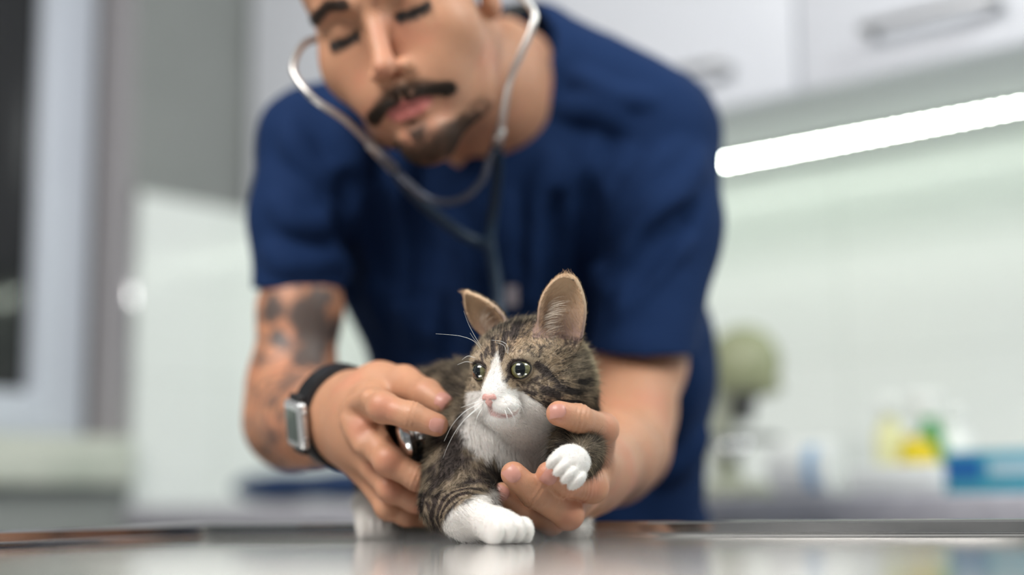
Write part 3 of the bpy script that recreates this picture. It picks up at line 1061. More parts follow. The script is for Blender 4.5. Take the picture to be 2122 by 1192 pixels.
# agouti ticking: each hair dark at the root, pale in the middle, dimmer at the tip
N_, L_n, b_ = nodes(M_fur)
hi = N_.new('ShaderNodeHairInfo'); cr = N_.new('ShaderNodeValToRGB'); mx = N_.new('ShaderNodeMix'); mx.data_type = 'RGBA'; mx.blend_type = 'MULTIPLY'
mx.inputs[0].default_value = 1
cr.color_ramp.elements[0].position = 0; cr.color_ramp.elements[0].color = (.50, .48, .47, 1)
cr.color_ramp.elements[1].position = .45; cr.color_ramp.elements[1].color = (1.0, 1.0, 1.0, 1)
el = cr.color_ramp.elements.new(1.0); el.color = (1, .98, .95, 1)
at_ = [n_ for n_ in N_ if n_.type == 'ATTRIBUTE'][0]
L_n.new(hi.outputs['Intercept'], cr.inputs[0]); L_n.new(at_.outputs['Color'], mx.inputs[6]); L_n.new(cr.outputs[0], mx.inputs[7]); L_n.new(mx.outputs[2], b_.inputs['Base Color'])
NF = 270000
eyeW = [H(*c) for c in EYE]
noseW = H(0, .0445, -.0130)
RP, RN = sample_mesh(Vc, Qc, Nc, NF, rng)
view = nrm(CAMP - RP)
keep = (RP[:, 2] > TABLE_Z + .0012)
for ew in eyeW:
    keep &= np.linalg.norm(RP - ew, axis=1) > .0071 * KS
keep &= np.linalg.norm(RP - noseW, axis=1) > .0040
inn = np.zeros(len(RP), bool)
for c, A, r in EARS:
    q = (RP - c) @ A.T; nn = RN @ A.T
    inn |= (nn[:, 1] > .12) & (np.abs(q[:, 0]) < r[0] * 1.1) & (np.abs(q[:, 1]) < r[1] * 1.6) & (q[:, 2] > -r[2] * .35) & (q[:, 2] < r[2] * 1.4)
keep &= ~(inn & (rng.random(len(RP)) > .35))
# nothing seen of the far side: thinner there
back = (RN * view).sum(1) < -.35
keep &= ~(back & (rng.random(len(RP)) > .35))
RP, RN, inn = RP[keep], RN[keep], inn[keep]
colf, whf, inhf = coat(RP, True)
L = Hl(RP)
# lie of the coat
fl_head = nrm(RP - H(0, .050, -.012)) + .15 * nrm(RP - K_o)
fl_body = np.tile(nrm(camvec((-.45, .75, -.45))), (len(RP), 1))
dl, tl = seg_dist(RP, LEG_A)
legdir = nrm(np.where((tl < .33)[:, None], (LEG_A[1] - LEG_A[0])[None], np.where((tl < .66)[:, None], (LEG_A[2] - LEG_A[1])[None] + (LEG_A[3] - LEG_A[2])[None], (LEG_A[3] - LEG_A[2])[None])))
onleg = (sstep(.034, .022, dl) * (1 - inhf))[:, None]
chest, _ = seg_dist(RP, BIB)
och = (sstep(.040, .020, chest) * (1 - inhf))[:, None]
fl_body = fl_body * (1 - onleg) + legdir * onleg
fl_body = fl_body * (1 - och) + nrm(camvec((.12, .05, -1))) * och
fl = fl_head * inhf[:, None] + fl_body * (1 - inhf[:, None])
oe = ear_w(RP).astype(bool) & ~inn
for k_, (c, A, r) in enumerate(EARS):
    nearc = np.linalg.norm(RP - c, axis=1) < r[2] * 1.5
    fl[oe & nearc] = A[2]
fl += (rng.random(fl.shape) - .5) * .28
fl += (np.stack([fbm(RP, 130, 60 + i, 2) for i in range(3)], 1) - .5) * 1.1
tang = nrm(fl - RN * (fl * RN).sum(1)[:, None])
y = L[:, 1]
length = .0078 * np.ones(len(RP))
lh = np.interp(y, [-.05, -.03, -.005, .015, .030, .045], [.0105, .0090, .0066, .0040, .0030, .0018])
length = length * (1 - inhf) + lh * inhf
length = length * (1 - och[:, 0]) + .0105 * och[:, 0]
length = length * (1 - onleg[:, 0] * .42)
for pp, rr_ in ((np.array([pc[0], pc[1], pz + .012]), .026), (W(1181, 962, .968), .021), (np.array([hp[0], hp[1], pz + .01]), .02)):
    w = sstep(rr_ * 1.25, rr_ * .8, np.linalg.norm(RP - pp, axis=1))
    length = length * (1 - w) + .0019 * w
for ew in eyeW:
    w = sstep(.018, .0100, np.linalg.norm(RP - ew, axis=1))
    length = length * (1 - w) + .0022 * w
length[oe] = .0024
length *= .65 + .6 * rng.random(len(RP))
guard = (rng.random(len(RP)) < .10) & ~inn & ~oe
length[guard] *= 1.55
lift = np.full(len(RP), .80)
lift[inhf > .5] = .62
lift[guard] += .25
d0 = nrm(tang + RN * (lift + .25 * rng.random(len(RP)))[:, None])
d1 = nrm(tang * 1.0 + RN * .34 - np.array([0, 0, .12]))
# ear insides: fine pale hairs lying up and across the cup
if inn.any():
    for c, A, r in EARS:
        m_ = inn & (np.linalg.norm(RP - c, axis=1) < r[2] * 1.6)
        q = (RP[m_] - c) @ A.T
        dd = nrm(A[2] * .8 + A[0] * (-.5 * np.sign(q[:, 0:1])) + (rng.random((m_.sum(), 3)) - .5) * .5 + A[1] * .35)
        d0[m_] = dd; d1[m_] = nrm(dd - A[1] * .35)
        length[m_] = .0035 + .002 * rng.random(m_.sum())
        colf[m_] = np.array([.66, .46, .30]) * (.8 + .4 * rng.random((m_.sum(), 1)))
rad = np.where(whf > .5, .000060, .000068) * (.8 + .5 * rng.random(len(RP)))
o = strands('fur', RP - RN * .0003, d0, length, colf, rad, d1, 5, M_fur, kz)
tag(o, kind='stuff')

# long pale tufts in the ears
tr, td, tb, tlg, tcx = [], [], [], [], []
for k_, (c, A, r) in enumerate(EARS):
    nT = 150 if k_ == 0 else 60
    side = nrm(camvec((-1, 0, 0)))
    sgn = 1 if np.dot(A[0], side) > 0 else -1
    for i in range(nT):
        u = rng.random()
        p = c + A[0] * sgn * r[0] * (.55 + .30 * rng.random() - .15 * (u > .7)) + A[2] * r[2] * (-.62 + .95 * u) + A[1] * (.001 - r[1] * .1)
        tr.append(p)
        td.append(nrm(-A[0] * sgn * .6 + A[2] * (.55 + .3 * rng.random()) + A[1] * .45 + (rng.random(3) - .5) * .35))
        tb.append(nrm(-A[0] * sgn * 1.0 + A[2] * (.15 - .4 * rng.random()) - A[1] * .1 + (rng.random(3) - .5) * .4))
        tlg.append(.008 + .010 * rng.random())
        tcx.append(np.array([.92, .82, .70]) * (.85 + .15 * rng.random()))
o = strands('ear_tufts', np.array(tr), np.array(td), np.array(tlg), np.array(tcx), .00006, np.array(tb), 8, M_fur, kz)
tag(o, kind='stuff')

# ---- eyes
M_iris = mat('kitten_eye', (.3, .35, .12), .08, 0, .9)
N_, L_n, b_ = nodes(M_iris)
at = N_.new('ShaderNodeAttribute'); at.attribute_name = 'tint'
L_n.new(at.outputs['Color'], b_.inputs['Base Color'])
b_.inputs['Coat Weight'].default_value = 1.0; b_.inputs['Coat Roughness'].default_value = .02
for k_, c in enumerate(EYE):
    ctr = H(*c)
    R_ = .0073 * KS
    gaze = nrm(K_f * 1.0 + K_l * (.36 if k_ == 0 else -.22) + K_u * .05)
    up = nrm(K_u - gaze * np.dot(K_u, gaze)); sd = np.cross(gaze, up)
    V = []; Fc = []; nr, ns = 40, 64
    for i in range(nr + 1):
        th = math.pi * (i / nr) ** 1.25
        for j in range(ns):
            ph = 2 * math.pi * j / ns
            V.append(ctr + R_ * (math.cos(th) * gaze + math.sin(th) * (math.cos(ph) * sd + math.sin(ph) * up)))
    Fc = [(i * ns + j, i * ns + (j + 1) % ns, (i + 1) * ns + (j + 1) % ns, (i + 1) * ns + j) for i in range(nr) for j in range(ns)]
    V = np.array(V)
    D = (V - ctr) / R_
    gx, gy, gz = D @ sd, D @ up, D @ gaze
    ir = np.sqrt(gx ** 2 + gy ** 2)
    pup = np.sqrt((gx / .47) ** 2 + (gy / .66) ** 2)
    rad_n = hash_noise(np.stack([np.arctan2(gy, gx) * 9, ir * 3, ir * 0], 1), 1.0, 4)
    c1 = np.array([.17, .15, .05]); c2 = np.array([.20, .135, .035]); c3 = np.array([.17, .175, .10])
    t = sstep(.45, .95, ir)[:, None]
    colr = c3 * (1 - t) + c1 * t
    t = sstep(.80, 1.0, ir)[:, None]
    colr = colr * (1 - t) + c2 * t
    colr *= (.75 + .5 * rad_n)[:, None]
    rim = sstep(.93, .985, ir)[:, None]
    colr = colr * (1 - rim) + np.array([.012, .010, .008]) * rim
    colr[gz < .05] = (.012, .010, .008)
    pw = sstep(1.05, .95, pup)[:, None] * (gz > 0)[:, None]
    colr = colr * (1 - pw) + np.array([.006, .008, .010]) * pw
    me = mesh_from('eye', V, Fc)
    set_tint(me, colr)
    eo = link('eye', me, M_iris, kz)

# eyelids: thin dark-edged skin over the eyeball leaving an almond opening
M_lid = mat('eyelid_skin', (.4, .3, .2), .6)
attr_color(M_lid)
for k_, c in enumerate(EYE):
    ctr = H(*c)
    gaze = nrm(K_f + K_l * (.30 if k_ == 0 else -.28) + K_u * .02)
    up = nrm(K_u - gaze * np.dot(K_u, gaze)); sd = nrm(np.cross(up, gaze))
    if np.dot(sd, K_l) < 0: sd = -sd
    inw = -1 if k_ == 0 else 1                       # towards the nose along sd
    R_ = .0073 * KS
    V = []; cl = []
    na, nr = 72, 10
    for j in range(na):
        a = 2 * math.pi * j / na
        ca, sa = math.cos(a), math.sin(a)
        q_in = max(0, ca * inw)
        ex = .90 if q_in == 0 else .90 + .10 * q_in ** 6
        ey = (.66 if sa > 0 else .78)
        ox, oy = ca * ex, sa * ey
        oy -= .22 * q_in ** 2 * (1 if sa < .5 else .6)         # inner corner lower
        oy += .10 * max(0, -ca * inw)
        for i in range(nr + 1):
            t = i / nr
            x_, y_ = ox * (1 - t) + ca * 1.22 * t, oy * (1 - t) + sa * 1.22 * t
            rr = math.hypot(x_, y_)
            z_ = math.sqrt(max(0.0, 1 - min(rr, .999) ** 2)) if rr < 1 else -.35 * (rr - 1)
            lift_ = 1.035 + .05 * math.sin(math.pi * min(1, t * 1.6)) if t < .99 else 1.0
            V.append(ctr + R_ * lift_ * (x_ * sd + y_ * up + z_ * gaze))
            e_ = sstep(.10, .26, t)
            cl.append(np.array([.012, .009, .008]) * (1 - e_) + np.array([.20, .15, .10]) * e_)
    V = np.array(V); n1 = nr + 1
    Fc = [(j * n1 + i, j * n1 + i + 1, ((j + 1) % na) * n1 + i + 1, ((j + 1) % na) * n1 + i) for j in range(na) for i in range(nr)]
    me = mesh_from('eyelid', V, Fc)
    set_tint(me, np.array(cl))
    link('eyelid', me, M_lid, kz)

# ---- nose leather
M_nose = noise_color(mat('nose_leather', (.8, .42, .38), .38), 900, (.62, .31, .28), (.74, .44, .39))
S = Sdf()
hl = lambda c, r, k=.002, m='u': S.ell(H(*c), np.array(r) * KS, KA, k, m)
hl((0, .0432, -.0108), (.0046, .0028, .0024), .003)
for s_ in (-1, 1):
    hl((s_ * .0028, .0430, -.0128), (.0026, .0024, .0024), .003)
hl((0, .0440, -.0150), (.0020, .0018, .0030), .003)
for s_ in (-1, 1):
    S.chain([H(s_ * .0020, .0462, -.0136), H(s_ * .0036, .0450, -.0142), H(s_ * .0050, .0425, -.0132)], [.0007, .0007, .0004], .0008, 's')
V, Q, Nn = polygonise(S, .00035)
link('nose', mesh_from('nose', V, Q), M_nose, kz)

# ---- whiskers
M_wh = mat('whisker', (.90, .90, .88), .35)
WHK = [[(1000, 838, .972), (975, 858, .965), (950, 885, .965), (930, 920, .97), (918, 950, .975)], [(1000, 834, .972), (965, 852, .965), (938, 880, .965), (920, 915, .97)],
       [(998, 842, .972), (972, 862, .965), (955, 880, .965), (945, 900, .965)], [(1002, 828, .972), (975, 838, .965), (955, 845, .962)],
       [(1000, 845, .972), (990, 862, .968), (985, 880, .968)],
       [(997, 724, 1.0), (980, 706, .995), (950, 696, .99), (903, 692, .985)], [(998, 720, 1.0), (984, 697, .995), (970, 670, .99), (961, 645, .985)],
       [(994, 716, 1.0), (984, 705, .995), (974, 690, .99)], [(985, 742, 1.005), (970, 738, 1.0), (957, 746, .995)], [(980, 752, 1.005), (965, 750, 1.0), (948, 756, .995)],
       [(1052, 735, .978), (1052, 718, .972), (1040, 708, .970), (1018, 705, .972)], [(1050, 732, .978), (1044, 716, .973), (1028, 710, .972)],
       [(1060, 835, .962), (1072, 838, .957), (1082, 846, .955), (1086, 858, .955)], [(1052, 845, .962), (1060, 856, .957), (1066, 868, .955), (1068, 880, .955)],
       [(1046, 832, .962), (1066, 830, .957), (1080, 836, .954)], [(1046, 850, .964), (1050, 862, .960), (1052, 874, .958)]]
for pts in WHK:
    P = [W(*p) for p in pts]
    root = CAT.ray(pts[0][0], pts[0][1], .92, 1.08)
    P = [root] + [np.array(p) for p in P[1:]]
    C_ = spline(P, 8)
    m = MB(); m.tube(C_, np.linspace(.00022, .00005, len(C_)), 6); m.build('whisker', M_wh, kz, True)
# ------------------------------------------------------------------ the vet
# head frame fitted to the face in the photograph
P_l = camvec((0.8782, -0.3758, 0.296)); P_f = camvec((-0.2953, -0.9126, -0.2827)); P_u = camvec((-0.3763, -0.1608, 0.9124))
P_o = CAMP + camvec((-0.0902, 1.26, 0.2504))
_a = .105
P_f, P_l = math.cos(_a) * P_f + math.sin(_a) * P_l, math.cos(_a) * P_l - math.sin(_a) * P_f
P_o = P_o - P_l * .0095
PA = np.array([P_l, P_f, P_u])


def G(x, y, z):
    return P_o + x * P_l + y * P_f + z * P_u


HD = Sdf()
he = lambda c, r, k=.01, m='u': HD.ell(G(*c), r, PA, k, m)
hc = lambda a, b, ra, rb, k=.01, m='u': HD.cone(G(*a), G(*b), ra, rb, k, m)
he((0, -.018, .045), (.076, .096, .085))
he((0, .030, .035), (.062, .058, .055), .03)
he((0, .022, -.035), (.065, .062, .075), .03)
for s_ in (-1, 1):
    hc((s_ * .057, -.015, -.050), (s_ * .041, .025, -.090), .016, .015, .025)
    hc((s_ * .041, .025, -.090), (0, .070, -.112), .015, .018, .02)
    he((s_ * .046, .052, -.032), (.023, .022, .024), .035)            # cheekbone
    he((s_ * .030, .066, -.066), (.018, .018, .024), .02)
    hc((s_ * .044, .072, .016), (s_ * .012, .086, .014), .008, .008, .012)   # brow ridge
he((0, .080, -.110), (.020, .015, .015), .015)
he((0, .072, -.070), (.030, .022, .028), .015)
for s_ in (-1, 1):
    he((s_ * .033, .090, .000), (.019, .012, .0125), .010, 's')       # socket
    he((s_ * .032, .0655, -.001), (.0145, .0150, .0125), .004)         # closed lid over the eye
    hc((s_ * .020, .078, -.0045), (s_ * .044, .070, -.0050), .0022, .0022, .002)
hc((0, .080, .006), (0, .105, -.036), .0078, .0088, .008)
he((0, .1095, -.0425), (.0098, .0105, .0092), .006)
for s_ in (-1, 1):
    he((s_ * .0118, .0960, -.0470), (.0072, .0095, .0070), .004)
    he((s_ * .0075, .1050, -.0540), (.0038, .0055, .0035), .003, 's')
hc((-.0015, .094, -.056), (0, .093, -.064), .004, .004, .006)
# lips
HD.chain([G(-.025, .078, -.0785), G(-.012, .0895, -.0740), G(0, .0925, -.0745), G(.012, .0895, -.0740), G(.025, .078, -.0785)], [.0022, .0046, .0046, .0046, .0022], .004)
HD.chain([G(-.022, .079, -.0815), G(-.010, .0880, -.0860), G(0, .0905, -.0865), G(.010, .0880, -.0860), G(.022, .079, -.0815)], [.0022, .0052, .0060, .0052, .0022], .004)
HD.chain([G(-.026, .083, -.0800), G(-.012, .0950, -.0792), G(0, .0975, -.0796), G(.012, .0950, -.0792), G(.026, .083, -.0800)], [.0008, .001, .001, .001, .0008], .002, 's')
# ears
for s_ in (-1, 1):
    he((s_ * .0775, -.012, -.006), (.008, .017, .028), .006)
    he((s_ * .0765, -.008, -.026), (.007, .011, .012), .006)
    he((s_ * .0860, -.007, .000), (.005, .009, .016), .004, 's')
# neck and upper chest
HD.cone(G(0, -.035, -.055), W(1005, 205, 1.435), .055, .058, .03)
HD.cone(W(1005, 205, 1.435), W(1000, 320, 1.53), .058, .045, .03)
HD.cone(W(1040, 110, 1.44), W(1078, 128, 1.465), .036, .034, .03)


# ---- scrub shirt
SH = Sdf()
SH.cone(W(795, 430, 1.535), W(945, 760, 1.59), .088, .078, .05)
SH.cone(W(945, 760, 1.59), W(985, 1040, 1.62), .078, .100, .05)
SH.cone(W(1235, 430, 1.535), W(1300, 760, 1.59), .098, .090, .05)
SH.cone(W(1300, 760, 1.59), W(1285, 1060, 1.62), .090, .095, .05)
SH.cone(W(1010, 400, 1.525), W(1120, 800, 1.58), .108, .108, .05)
SH.cone(W(1120, 800, 1.58), W(1130, 1050, 1.62), .108, .115, .05)
SH.ell(W(1000, 350, 1.525), (.165, .095, .11), None, .05)
SH.cone(W(1125, 128, 1.505), W(1360, 250, 1.495), .0555, .0600, .04)
SH.cone(W(930, 215, 1.47), W(665, 290, 1.455), .050, .0560, .04)
SH.cone(W(1040, 150, 1.50), W(1000, 250, 1.50), .065, .075, .05)
TORSO = Sdf(); TORSO.ops = list(SH.ops)
HD.fn(lambda P: np.maximum(TORSO.eval(P) + .0065, np.linalg.norm(P - W(990, 235, 1.43), axis=1) - .085), W(990, 235, 1.43), .10, .010)

def arm_hand_right():
    S = Sdf()
    # upper arm, elbow, forearm
    S.chain([W(624, 575, 1.42), W(622, 640, 1.41), W(606, 800, 1.385), W(608, 870, 1.355)], [.033, .0385, .0405, .043], .02)
    S.chain([W(608, 872, 1.355), W(648, 868, 1.27), W(690, 858, 1.19), W(708, 855, 1.150)], [.044, .0400, .0318, .0305], .02)
    wr_ = W(712, 852, 1.145)
    M_ = [W(764, 832, 1.085), W(756, 893, 1.078), W(754, 938, 1.090), W(756, 972, 1.104)]
    S.cone(wr_, M_[0], .0295, .0150, .014)
    S.cone(W(708, 862, 1.15), M_[1], .0260, .0150, .014)
    S.cone(W(706, 880, 1.15), M_[2], .0240, .0140, .014)
    S.cone(W(708, 892, 1.155), M_[3], .0215, .0125, .014)
    S.ell(W(740, 880, 1.11), (.022, .030, .030), None, .014)
    f = .0045
    S.chain([M_[0], W(793, 845, 1.033), W(852, 862, 1.022), W(905, 881, 1.019)], [.0140, .0106, .0096, .0084], f)
    S.chain([M_[1], W(806, 956, 1.046), W(864, 990, 1.043), W(908, 1003, 1.052)], [.0135, .0108, .0094, .0080], f)
    S.chain([M_[2], W(812, 1014, 1.066), W(860, 1037, 1.064), W(900, 1046, 1.072)], [.0130, .0102, .0088, .0078], f)
    S.chain([M_[3], W(804, 1052, 1.086), W(842, 1068, 1.086), W(876, 1074, 1.092)], [.0118, .0092, .0080, .0070], f)
    # thumb with its fleshy base
    S.chain([W(738, 822, 1.135), W(785, 800, 1.118), W(836, 797, 1.098)], [.0190, .0170, .0146], .012)
    S.chain([W(836, 797, 1.098), W(884, 818, 1.064), W(919, 838, 1.048)], [.0142, .0114, .0080], f)
    # knuckles and tendons
    for p, r in ((W(793, 842, 1.0310), .0096), (W(804, 953, 1.0435), .0098), (W(811, 1011, 1.0635), .0093), (W(803, 1049, 1.0840), .0084)):
        S.ell(p, r * 1.06, None, .004)
    for a, b in (((722, 850), (752, 884)), ((718, 872), (748, 925)), ((730, 838), (762, 825))):
        p0 = S.ray(*a, 1.0, 1.2, .0035); p1 = S.ray(*b, 1.0, 1.2, .0035)
        S.cone(p0, p1, .0040, .0055, .007)
    return S


def creases(S, joints):
    for J, ax_ in joints:
        ax_ = nrm(ax_)
        def f(P, J=J, ax_=ax_):
            u = (P - J) @ ax_
            return .00034 * np.cos(u * 6.2832 / .0036) * np.exp(-(u / .0048) ** 2) * (np.linalg.norm(P - J, axis=1) < .016)
        S.fn(f, J, .016, 0, 'd')


def arm_hand_left():
    S = Sdf()
    S.chain([W(1330, 700, 1.435), W(1322, 750, 1.418), W(1305, 860, 1.37), W(1292, 925, 1.33)], [.036, .0450, .041, .0405], .02)
    S.chain([W(1292, 928, 1.33), W(1268, 950, 1.25), W(1240, 968, 1.165), W(1234, 972, 1.135)], [.0405, .0375, .029, .0275], .02)
    wr_ = W(1232, 972, 1.13)
    M_ = [W(1236, 955, 1.078), W(1228, 990, 1.083), W(1216, 1025, 1.092), W(1200, 1052, 1.102)]
    S.cone(wr_, M_[0], .0255, .0142, .014)
    S.cone(wr_, M_[1], .0255, .0142, .014)
    S.cone(W(1228, 985, 1.135), M_[2], .0240, .0135, .014)
    S.cone(W(1222, 995, 1.14), M_[3], .0220, .0120, .014)
    f = .0045
    S.chain([M_[0], W(1247, 890, 1.028), W(1198, 868, .998), W(1158, 857, .985)], [.0130, .0112, .0098, .0088], f)
    S.chain([M_[1], W(1226, 1010, 1.024), W(1174, 1000, .996), W(1137, 982, .987)], [.0130, .0108, .0096, .0086], f)
    S.chain([M_[2], W(1176, 1064, 1.020), W(1108, 1024, .992), W(1064, 983, .984)], [.0130, .0108, .0096, .0088], f)
    S.chain([M_[3], W(1142, 1083, 1.050), W(1082, 1056, 1.024), W(1040, 1022, 1.012)], [.0115, .0092, .0084, .0076], f)
    S.chain([W(1212, 965, 1.125), W(1190, 915, 1.14), W(1150, 880, 1.145), W(1112, 858, 1.14)], [.0180, .0145, .0115, .0085], f)
    for p, r in ((W(1250, 888, 1.0255), .0100), (W(1230, 1010, 1.022), .0096), (W(1178, 1067, 1.0170), .0098)):
        S.ell(p, r * 1.06, None, .004)
    return S


AR, AL = arm_hand_right(), arm_hand_left()
creases(AR, [(W(852, 862, 1.022), camvec((1, 0, -.3))), (W(864, 990, 1.043), camvec((1, 0, -.4)))])
creases(AL, [(W(1200, 868, .998), camvec((1, 0, -.3))), (W(1174, 1000, .996), camvec((1, 0, -.3))), (W(1110, 1026, .992), camvec((.8, 0, -.6))), (W(1216, 1010, 1.01), camvec((1, .3, 0)))])
floorcut = lambda P: (TABLE_Z + .0004) - P[:, 2]
AR.fn(floorcut, K_o, 9, 0, 'i'); AL.fn(floorcut, K_o, 9, 0, 'i')

# lower body (hidden for the most part, it carries him): hips, legs, inside the trousers
parts = []
for S, h in ((HD, .0022), (AR, .00135), (AL, .00135)):
    parts.append(polygonise(S, h))
Vb = np.concatenate([p[0] for p in parts]); Nb = np.concatenate([p[2] for p in parts])
offs_ = np.cumsum([0] + [len(p[0]) for p in parts])
Qb = np.concatenate([p[1] + o for p, o in zip(parts, offs_)])

# skin tone per point: lips, ruddy knuckles and cheeks, shaved beard, tattoo ink
SK = np.array([.52, .265, .158])
n = len(Vb)
sk = np.tile(SK, (n, 1))
sk *= (1 + .10 * (fbm(Vb, 60, 2) - .5) * 2)[:, None]
red = .35 * sstep(.50, .75, fbm(Vb, 35, 8))
for p, w in ((W(793, 845, 1.02), .016), (W(745, 885, 1.06), .014), (W(806, 956, 1.035), .014), (W(812, 1014, 1.055), .013), (W(1250, 888, 1.02), .014), (W(1226, 1010, 1.01), .014),
             (W(1178, 1064, 1.01), .014), (W(905, 881, 1.01), .012), (W(917, 838, 1.07), .016), (W(1137, 982, .98), .014), (W(1158, 857, .98), .012), (W(1064, 983, .98), .012), (G(.040, .066, -.035), .020), (G(-.040, .066, -.035), .020), (G(0, .115, -.045), .013)):
    red = np.maximum(red, .46 * sstep(w, w * .25, np.linalg.norm(Vb - p, axis=1)))
sk = sk * (1 - red[:, None]) + np.array([.58, .215, .14]) * red[:, None]
Lb = (Vb - P_o) @ PA.T
ish = np.arange(n) < offs_[1]
lu, _ = seg_dist(Lb, [(-.021, .082, -.0778), (-.010, .0935, -.0765), (0, .097, -.0772), (.010, .0935, -.0765), (.021, .082, -.0778)])
ll, _ = seg_dist(Lb, [(-.018, .083, -.0815), (-.009, .0925, -.0845), (0, .0955, -.0850), (.009, .0925, -.0845), (.018, .083, -.0815)])
lip = np.maximum(sstep(.0050, .0035, lu), sstep(.0062, .0045, ll)) * ish
sk = sk * (1 - lip[:, None]) + np.array([.55, .17, .15]) * lip[:, None]
# beard shadow over jaw and lip
bs = sstep(-.045, -.065, Lb[:, 2] + .30 * (Lb[:, 1] - .06) * 0) * sstep(.100, .05, -Lb[:, 2] - .05) * ish * (Lb[:, 1] > -.03) * sstep(-.15, -.13, Lb[:, 2])
bs = bs * (1 - lip) * .08
sk = sk * (1 - bs[:, None]) + np.array([.26, .17, .13]) * bs[:, None]
# dense stubble under the moustache and chin beard
k_ = np.array([1, 0, 1.])
def hb(pts, w): return sstep(w, w * .4, seg_dist(Lb * k_, np.array(pts) * k_)[0])
st = np.maximum.reduce([.85 * hb([(-.0325, 0, -.0765), (-.022, 0, -.0695), (-.012, 0, -.0665), (0, 0, -.0650), (.012, 0, -.0665), (.022, 0, -.0695), (.0325, 0, -.0765)], .0072),
                        .5 * hb([(-.004, 0, -.097), (.004, 0, -.100)], .010), .55 * hb([(-.020, 0, -.122), (.010, 0, -.124), (.034, 0, -.112)], .014)]) * ish * (Lb[:, 1] > .02) * (1 - lip)
sk = sk * (1 - st[:, None]) + np.array([.07, .042, .028]) * st[:, None]
# tattoos on his right arm (sleeve to wrist)
isr = (np.arange(n) >= offs_[1]) & (np.arange(n) < offs_[2])
zone = isr * sstep(1.175, 1.205, (Vb - CAMP) @ FWD)
inkA = np.zeros(n)
for (x, y), r in (((648, 655), .030), ((640, 740), .022), ((660, 700), .026), ((668, 620), .022), ((560, 640), .018), ((690, 690), .020), ((600, 790), .020), ((565, 835), .015), ((620, 830), .013), ((575, 700), .013), ((640, 900), .012), ((560, 900), .014)):
    p = AR.ray(x, y, 1.1, 1.5)
    d = np.linalg.norm(Vb - p, axis=1)
    inkA = np.maximum(inkA, sstep(r, r * .3, d + (fbm(Vb, 70, 33) - .5) * .03) * (1.1 if y < 760 else .65))
sw_ = np.abs(fbm(Vb, 42, 71, 2) - .5)
inkB = sstep(.034, .006, sw_) * .70 + sstep(.56, .70, fbm(Vb, 75, 91, 2)) * .45
ink = np.clip(np.maximum(inkA, inkB) * zone, 0, .88)
orange = (zone * .45)[:, None]
sk = sk * (1 - orange) + np.array([.56, .235, .125]) * orange
sk = sk * (1 - ink[:, None]) + np.array([.050, .058, .062]) * ink[:, None]

M_skin = mat('skin', (.6, .35, .25), .48, 0, .45)
attr_color(M_skin)
b_ = M_skin.node_tree.nodes['Principled BSDF']
b_.inputs['Subsurface Weight'].default_value = .22
b_.inputs['Subsurface Radius'].default_value = (.010, .0035, .0018)
b_.inputs['Subsurface Scale'].default_value = .6
nz = noise_bump(M_skin, 900, .30, .0006, 3)

vet = empty('person', (.20, 1.72, 0), 'man in navy scrubs bending over the kitten, holding it with both hands', 'person')
me = mesh_from('body', Vb, Qb)
set_tint(me, sk)
link('body', me, M_skin, vet)

# ---- fingernails
M_nail = mat('fingernail', (.53, .255, .205), .36, 0, .4)


def nail(S, tip, base, w, up, ln=.0105, lift=.0004):
    """plate lying on the finger: tip/base = pixel ends on the surface; up = outward direction"""
    ax_ = nrm(tip - base); up = nrm(up - ax_ * np.dot(up, ax_)); sd = np.cross(ax_, up)
    V = []; nu, nv = 9, 9
    c0 = (tip + base) / 2
    for j in range(nv):
        for i in range(nu):
            u = (i / (nu - 1)) * 2 - 1; v = (j / (nv - 1)) * 2 - 1
            ww = w * (1 - .22 * max(0, -v) ** 3) * math.sqrt(max(.0, 1 - (max(0, -v - .35) / .75) ** 2))
            p = c0 + ax_ * v * ln / 2 + sd * u * ww + up * .006
            for _ in range(8):
                dd = S.eval(p[None])[0]
                p = p - up * np.clip(dd - lift, -.002, .002) * .9
            for _ in range(4):
                p = p - S.grad(p[None].astype(np.float32))[0] * np.clip(S.eval(p[None])[0] - lift, -.002, .002)
            V.append(p)
    Fc = [(j * nu + i, j * nu + i + 1, (j + 1) * nu + i + 1, (j + 1) * nu + i) for j in range(nv - 1) for i in range(nu - 1)]
    V = np.array(V)
    m = MB(); m.add(np.vstack([V, V - up * .0009]), Fc + [tuple(k + nu * nv for k in f[::-1]) for f in Fc]
                    + [(i + 1, i, i + nu * nv, i + 1 + nu * nv) for i in range(nu - 1)])
    return m.build('fingernail', M_nail, vet, True)


tocam = nrm(camvec((0, -1, 0)))
nail(AR, W(918, 884, 1.010), W(890, 878, 1.010), .0050, camvec((-.10, -1, .15)))
nail(AL, W(1143, 853, .978), W(1168, 853, .980), .0048, camvec((.0, -1, .35)))
nail(AL, W(1052, 972, .976), W(1072, 996, .978), .0050, camvec((.05, -1, .25)))
nail(AL, W(1125, 985, .978), W(1150, 1000, .980), .0052, camvec((.1, -.75, -.55)))
nail(AL, W(1030, 1016, 1.004), W(1052, 1030, 1.006), .0050, camvec((.0, -1, .2)))
nail(AR, W(928, 838, 1.042), W(904, 822, 1.046), .0050, camvec((.1, -.25, 1)))

# ---- hair of head, brows, moustache, chin beard, lashes
M_hair = mat('dark_hair', (.03, .02, .015), .5, 0, .4)
attr_color(M_hair)
Vh, Qh, Nh = parts[0]
Lh = (Vh - P_o) @ PA.T


